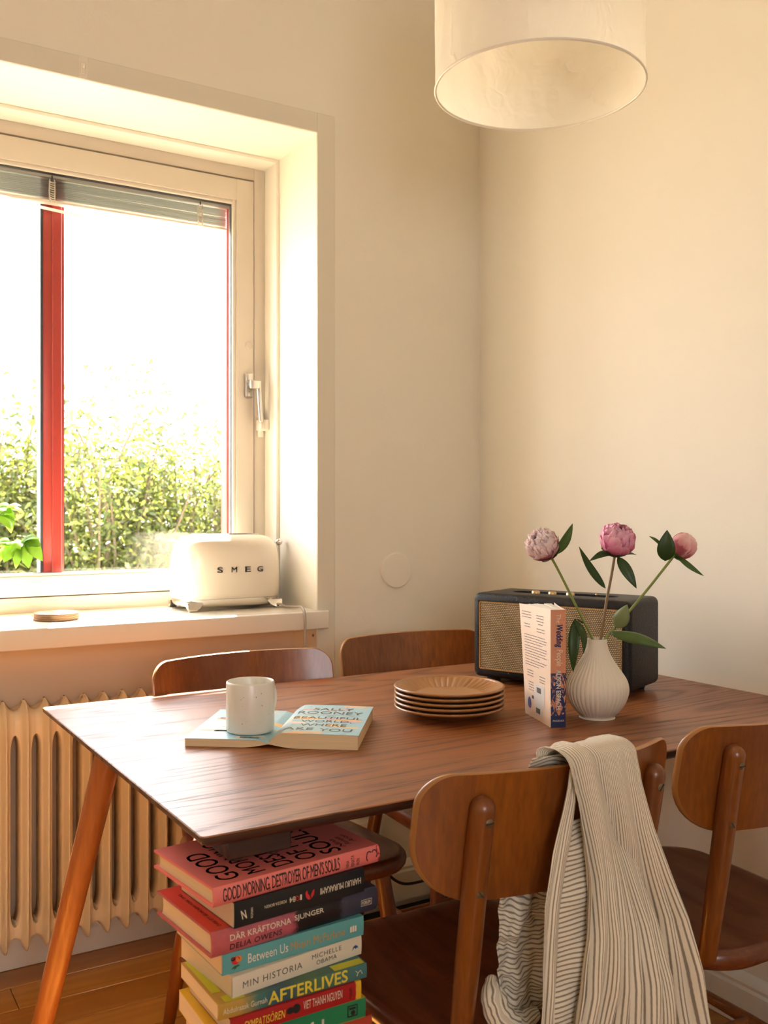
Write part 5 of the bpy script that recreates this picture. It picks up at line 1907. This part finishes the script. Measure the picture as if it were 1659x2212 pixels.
# ------------------------------------------------------------------ toaster on the sill
ZS = 0.8637
toa = thing('toaster', 'cream retro toaster with chrome base on the window sill', 'toaster', (1.042, 2.602, ZS))
CREAM = plain('cream_enamel', (0.72, 0.64, 0.52), 0.28, coat=0.4)
def sup(a, b_, z_, n=72, e=4.2):
    out = []
    for k in range(n):
        t = 2 * PI * k / n
        c, s_ = math.cos(t), math.sin(t)
        out.append(Vector((math.copysign(abs(c) ** (2 / e), c) * a, math.copysign(abs(s_) ** (2 / e), s_) * b_, z_)))
    return out
prof = [(0.143, 0.084, 0.030), (0.147, 0.0885, 0.034), (0.1500, 0.0915, 0.055), (0.1505, 0.0925, 0.09), (0.149, 0.0915, 0.125), (0.1455, 0.089, 0.155), (0.140, 0.085, 0.176), (0.132, 0.079, 0.191), (0.120, 0.069, 0.2015), (0.105, 0.057, 0.2065), (0.085, 0.044, 0.2085), (0.04, 0.02, 0.2090)]
g = G(); g.loft([sup(a, b_, z_) for a, b_, z_ in prof]); g.build('body', CREAM, toa, smooth=70)
g = G(); g.loft([sup(a, b_, z_) for a, b_, z_ in ((0.136, 0.078, 0.010), (0.142, 0.084, 0.013), (0.1445, 0.0865, 0.022), (0.1455, 0.0875, 0.0315))]); base = g.build('base', CHROME, toa, smooth=60)
for sx in (-1, 1):
    for sy in (-1, 1):
        g = G()
        a0 = Vector((sx * 0.118, sy * 0.070, 0.018)); a1 = Vector((sx * 0.128, sy * 0.082, 0.0))
        g.loft([[a0 + Vector((dx * 0.024, dy * 0.012, 0.006)) for dx, dy in ((-1, -1), (1, -1), (1, 1), (-1, 1))],
                [a0.lerp(a1, 0.45) + Vector((dx * 0.017, dy * 0.010, 0)) for dx, dy in ((-1, -1), (1, -1), (1, 1), (-1, 1))],
                [a1 + Vector((dx * 0.011, dy * 0.009, 0.0045)) for dx, dy in ((-1, -1), (1, -1), (1, 1), (-1, 1))],
                [a1 + Vector((dx * 0.009, dy * 0.007, 0)) for dx, dy in ((-1, -1), (1, -1), (1, 1), (-1, 1))]])
        g.build('foot', CHROME, toa, smooth=50)
g = G(); g.prism(rrect(0.190, 0.074, 0.018, 6), 0.2075, 0.2108, 0.001, 2); tp = g.build('slot_plate', STEEL, toa)
for sy in (-1, 1):
    g = G(); g.prism(rrect(0.150, 0.021, 0.006, 4, 0, sy * 0.017), 0.2107, 0.2112); g.build('slot', BLACK, tp, smooth=0)
SILVER = plain('silver_letters', (0.50, 0.48, 0.44), 0.35, 0.5)
for ltr, lx in (('S', -0.052), ('M', -0.010), ('E', 0.031), ('G', 0.068)):
    text(ltr, 'logo_letter', toa, SILVER, (lx - 0.008, -0.0918, 0.1055), (1, 0, 0), (0, 0, 1), 0.0165, 0.0150, depth=0.0022, bold=0.015)
g = G(); g.box(0.147, -0.003, 0.11, 0.1505, 0.003, 0.186, 0.0008, 1); g.build('lever_slot', BLACK, toa)
g = G(); g.tube([(0.138, 0, 0.184), (0.162, 0, 0.185)], 0.0028, 10); n0 = len(g.v)
g.lathe([(0.0105 * math.sin(PI * k / 12) + 0.0002, -0.0105 * math.cos(PI * k / 12)) for k in range(13)], 20, (0.170, 0, 0.185)); g.build('lever', CHROME, toa, smooth=60)
g = G(); g.lathe([(0.019, 0.0), (0.019, 0.006), (0.016, 0.013), (0.0, 0.014)], 28); g.xf(Matrix.Translation((0.1485, -0.008, 0.078)) @ Matrix.Rotation(PI / 2, 4, 'Y')); dial = g.build('dial', CHROME, toa, smooth=50)
CGREY = plain('grey_flex', (0.42, 0.37, 0.31), 0.5)
g = G(); g.tube(sm([(0.112, -0.02, 0.008), (0.128, -0.094, 0.0105), (0.137, -0.115, 0.0052), (0.142, -0.165, 0.008), (0.138, -0.215, 0.012), (0.134, -0.242, -0.005), (0.133, -0.247, -0.06), (0.131, -0.247, -0.2), (0.125, -0.24, -0.45), (0.16, -0.225, -0.70), (0.24, -0.24, -0.840)], 8), 0.0036, 10)
g.build('power_cord', CGREY, toa, smooth=70)

# ------------------------------------------------------------------ coasters on the sill
CORK = plain('cork', (0.15, 0.065, 0.022), 0.8, var=0.35, bump=0.3, bscale=500)
CTOP = plain('coaster_print', (0.60, 0.56, 0.38), 0.12, coat=0.6, var=0.3)
for k in range(4):
    c = thing('coaster', ('round cork coaster, top of the sill stack', 'round cork coaster, second from the top of the sill stack', 'round cork coaster, third from the top of the sill stack', 'round cork coaster, bottom of the sill stack')[3 - k], 'coaster', (0.5575 + random.uniform(-0.0012, 0.0012), 2.534 + random.uniform(-0.001, 0.001), ZS + k * 0.0047), k, group='cork coasters on the sill')
    g = G(); g.lathe([(0.0003, 0.0), (0.0545, 0.0), (0.0552, 0.001), (0.0552, 0.0032), (0.0545, 0.0038), (0.0003, 0.0038)], 56); g.build('cork_disc', CORK, c, smooth=40)
    g = G(); g.lathe([(0.0003, 0.0037), (0.0542, 0.0037), (0.0546, 0.0042), (0.0538, 0.0046), (0.0003, 0.0046)], 56); g.build('printed_face', CTOP, c, smooth=40)

# ------------------------------------------------------------------ basil on the sill
bas = thing('potted_basil', 'bright green basil plant at the left end of the window sill', 'plant', (0.315, 2.55, ZS))
BO = Vector((0.315, 2.55, ZS))
g = G(); g.lathe([(0.0003, 0.0), (0.045, 0.0), (0.048, 0.003), (0.060, 0.100), (0.063, 0.101), (0.063, 0.115), (0.058, 0.115), (0.056, 0.100), (0.0003, 0.098)], 36); g.build('pot', plain('terracotta', (0.45, 0.18, 0.09), 0.8, var=0.1), bas, smooth=50)
g = G(); g.lathe([(0.0003, 0.099), (0.040, 0.102), (0.056, 0.098)], 24, cap0=False, cap1=False); g.build('soil', plain('soil', (0.03, 0.02, 0.012), 0.95), bas)
BASL = leafmat('basil_leaf', (0.10, 0.22, 0.02), (0.20, 0.36, 0.03), 0.5)
STB = plain('basil_stem', (0.25, 0.36, 0.08), 0.5)
rb = random.Random(21)
stems = [[(0.0, 0.0, 0.10), (0.05, -0.005, 0.16), (0.105, -0.012, 0.195), (0.165, -0.02, 0.195)], [(0.01, 0.01, 0.10), (0.04, 0.0, 0.18), (0.09, -0.01, 0.25), (0.125, -0.015, 0.285)], [(-0.01, 0, 0.10), (-0.03, 0.01, 0.2), (-0.05, 0.01, 0.28)], [(0, 0.02, 0.10), (0.01, 0.03, 0.2), (0.0, 0.04, 0.30)], [(0.0, -0.02, 0.10), (0.02, -0.03, 0.17), (0.05, -0.05, 0.22)]]
for si, sp in enumerate(stems):
    g = G(); pts = sm(sp, 6); g.tube(pts, [0.0024 - 0.001 * k / len(pts) for k in range(len(pts))], 8); g.build('stem', STB, bas, smooth=70)
    for f_ in (0.55, 0.8, 1.0):
        p = pts[int(f_ * (len(pts) - 1))]
        for k in range(4 if f_ == 1.0 else 2):
            a = rb.uniform(0, 2 * PI) if f_ < 1 else k * PI / 2 + 0.5
            d = Vector((math.cos(a), math.sin(a) * 0.8, rb.uniform(-0.75, 0.2))).normalized()
            L = rb.uniform(0.042, 0.058)
            g = G(); leaf(g, p, p + d * L, L * 0.66, Vector((0, 0, 1)) + Vector((d.x, d.y, 0)) * 0.4, 0.22, -0.45, 0, 10)
            g.build('leaf', BASL, bas, smooth=180)

for (bx, by, tx, ty, wd) in ((38, 1168, 8, 1215, 34), (52, 1160, 88, 1180, 30), (55, 1165, 62, 1228, 32), (58, 1162, 92, 1212, 30), (50, 1166, 34, 1228, 26), (20, 1100, 24, 1152, 24), (-5, 1090, 26, 1108, 26), (0, 1165, 24, 1178, 20), (2, 1185, -14, 1222, 30)):
    a_, b_ = at(bx, by, 2.415) - BO, at(tx, ty, 2.40) - BO
    g = G(); leaf(g, a_, b_, wd * 2.41 / FPX, -FWD + Vector((0, 0, 0.5)), 0.18, -0.4, 0, 10)
    g.build('leaf', BASL, bas, smooth=180)

# ------------------------------------------------------------------ outside: ground, trees, a far house
GRASS = plain('gravel_ground', (0.34, 0.29, 0.22), 0.9, var=0.2)
G().box(-60, 3.2, -3.2, 70, 90, -3.0).build('ground', GRASS, smooth=0, kind='structure')
BARK = plain('bark', (0.13, 0.09, 0.05), 0.9, var=0.3)
TLEAF = [translucent('tree_leaf', (0.069, 0.094, 0.017), (0.194, 0.220, 0.032), 0.5, 0.45, ((0.105, 0.121, 0.025), 1.5)),
         translucent('tree_leaf_dark', (0.033, 0.051, 0.010), (0.088, 0.113, 0.017), 0.45, 0.45, ((0.052, 0.076, 0.014), 1.5)),
         translucent('tree_leaf_yellow', (0.105, 0.113, 0.029), (0.274, 0.272, 0.064), 0.5, 0.45, ((0.153, 0.151, 0.036), 1.5))]


def tree(label, x, y, ztop, rx, rz, seed, nbr=46, nleaf=11000, ls=0.056):
    rr = random.Random(seed)
    t = thing('tree', label, 'tree', (x, y, -3.0), group='trees outside the window')
    g = G()
    tips = []
    H = ztop + 3.0
    cz = H - rz
    g.tube(sm([(0, 0, 0), (rr.uniform(-.1, .1), 0.05, cz * 0.4), (0.05, 0, cz)], 4), [0.09] * 3 + [0.06] * 6, 8)
    for k in range(nbr):
        a = rr.uniform(0, 2 * PI)
        el = rr.uniform(-0.35, 1.0)
        d = Vector((math.cos(a) * math.cos(el * 1.2), math.sin(a) * math.cos(el * 1.2), math.sin(el * 1.45)))
        R_ = rr.uniform(0.72, 1.06)
        e = Vector((d.x * rx * R_, d.y * rx * R_, cz + d.z * rz * R_))
        s0 = Vector((0, 0, cz * rr.uniform(0.45, 1.0)))
        mid = s0.lerp(e, 0.5) + Vector((rr.uniform(-.2, .2), rr.uniform(-.2, .2), rr.uniform(0.0, .25)))
        pts = sm([s0, mid, e], 5)
        g.tube(pts, [0.022 * (1 - 0.82 * i / (len(pts) - 1)) for i in range(len(pts))], 5)
        tips.append((pts, d))
    g.build('trunk', BARK, t, smooth=60)
    g = G()
    for k in range(nleaf):
        pts, d = tips[rr.randrange(len(tips))]
        f_ = rr.uniform(0.35, 1.0) ** 0.7
        p = pts[min(len(pts) - 1, int(f_ * len(pts)))] + Vector((rr.gauss(0, 0.13), rr.gauss(0, 0.13), rr.gauss(0, 0.12)))
        dr = Vector((rr.uniform(-1, 1), rr.uniform(-1, 1), rr.uniform(-0.9, 0.4))).normalized()
        nm = Vector((rr.uniform(-1, 1), rr.uniform(-1, 1), rr.uniform(0.2, 1))).normalized()
        sd = dr.cross(nm).normalized()
        L = ls * rr.uniform(0.7, 1.3)
        w = L * 0.20
        g.cur = rr.choice((0, 0, 1, 1, 2))
        bn = nm * (-L * 0.12)
        g.add([p, p + dr * L * 0.35 + sd * w, p + dr * L * 0.7 + sd * w * 0.7 + bn * 0.4, p + dr * L + bn, p + dr * L * 0.7 - sd * w * 0.7 + bn * 0.4, p + dr * L * 0.35 - sd * w], [(0, 1, 2, 3, 4, 5)])
    g.build('foliage', TLEAF, t, smooth=0, kind='stuff')
    return t


tree('leafy green tree directly behind the toaster outside the window', 2.55, 7.4, 1.75, 1.15, 1.7, 4, 110, 26000)
tree('tallest leafy tree outside, just right of the red mullion', 1.75, 7.0, 2.10, 0.85, 1.9, 9, 90, 20000)
tree('leafy tree outside at the left edge, left of the red mullion', 0.85, 7.3, 1.85, 0.85, 1.8, 15, 90, 20000)
tree('low shrubby tree outside behind the others', 1.9, 9.2, 1.2, 1.8, 1.7, 22, 110, 20000, 0.065)

hs = thing('house', 'pale distant house glimpsed through the leaves', 'house', (15.0, 42.0, -3.0), 0.2)
g = G(); g.box(-7, -4, 0, 7, 4, 4.6); g.build('walls', plain('render_wall', (0.62, 0.62, 0.62), 0.8), hs, smooth=0)
g = G(); g.loft([[Vector((x_, y_, z_)) for y_, z_ in ((-4.4, 4.5), (4.4, 4.5), (0, 6.4))] for x_ in (-7.4, 7.4)]); g.build('roof', plain('slate_roof', (0.20, 0.22, 0.26), 0.7), hs, smooth=0)
for xx in (-5, -2.5, 0, 2.5, 5):
    g = G(); g.box(xx - 0.5, -4.06, 1.6, xx + 0.5, -3.98, 3.2); g.build('window_pane', plain('dark_pane', (0.12, 0.16, 0.22), 0.15), hs, smooth=0)
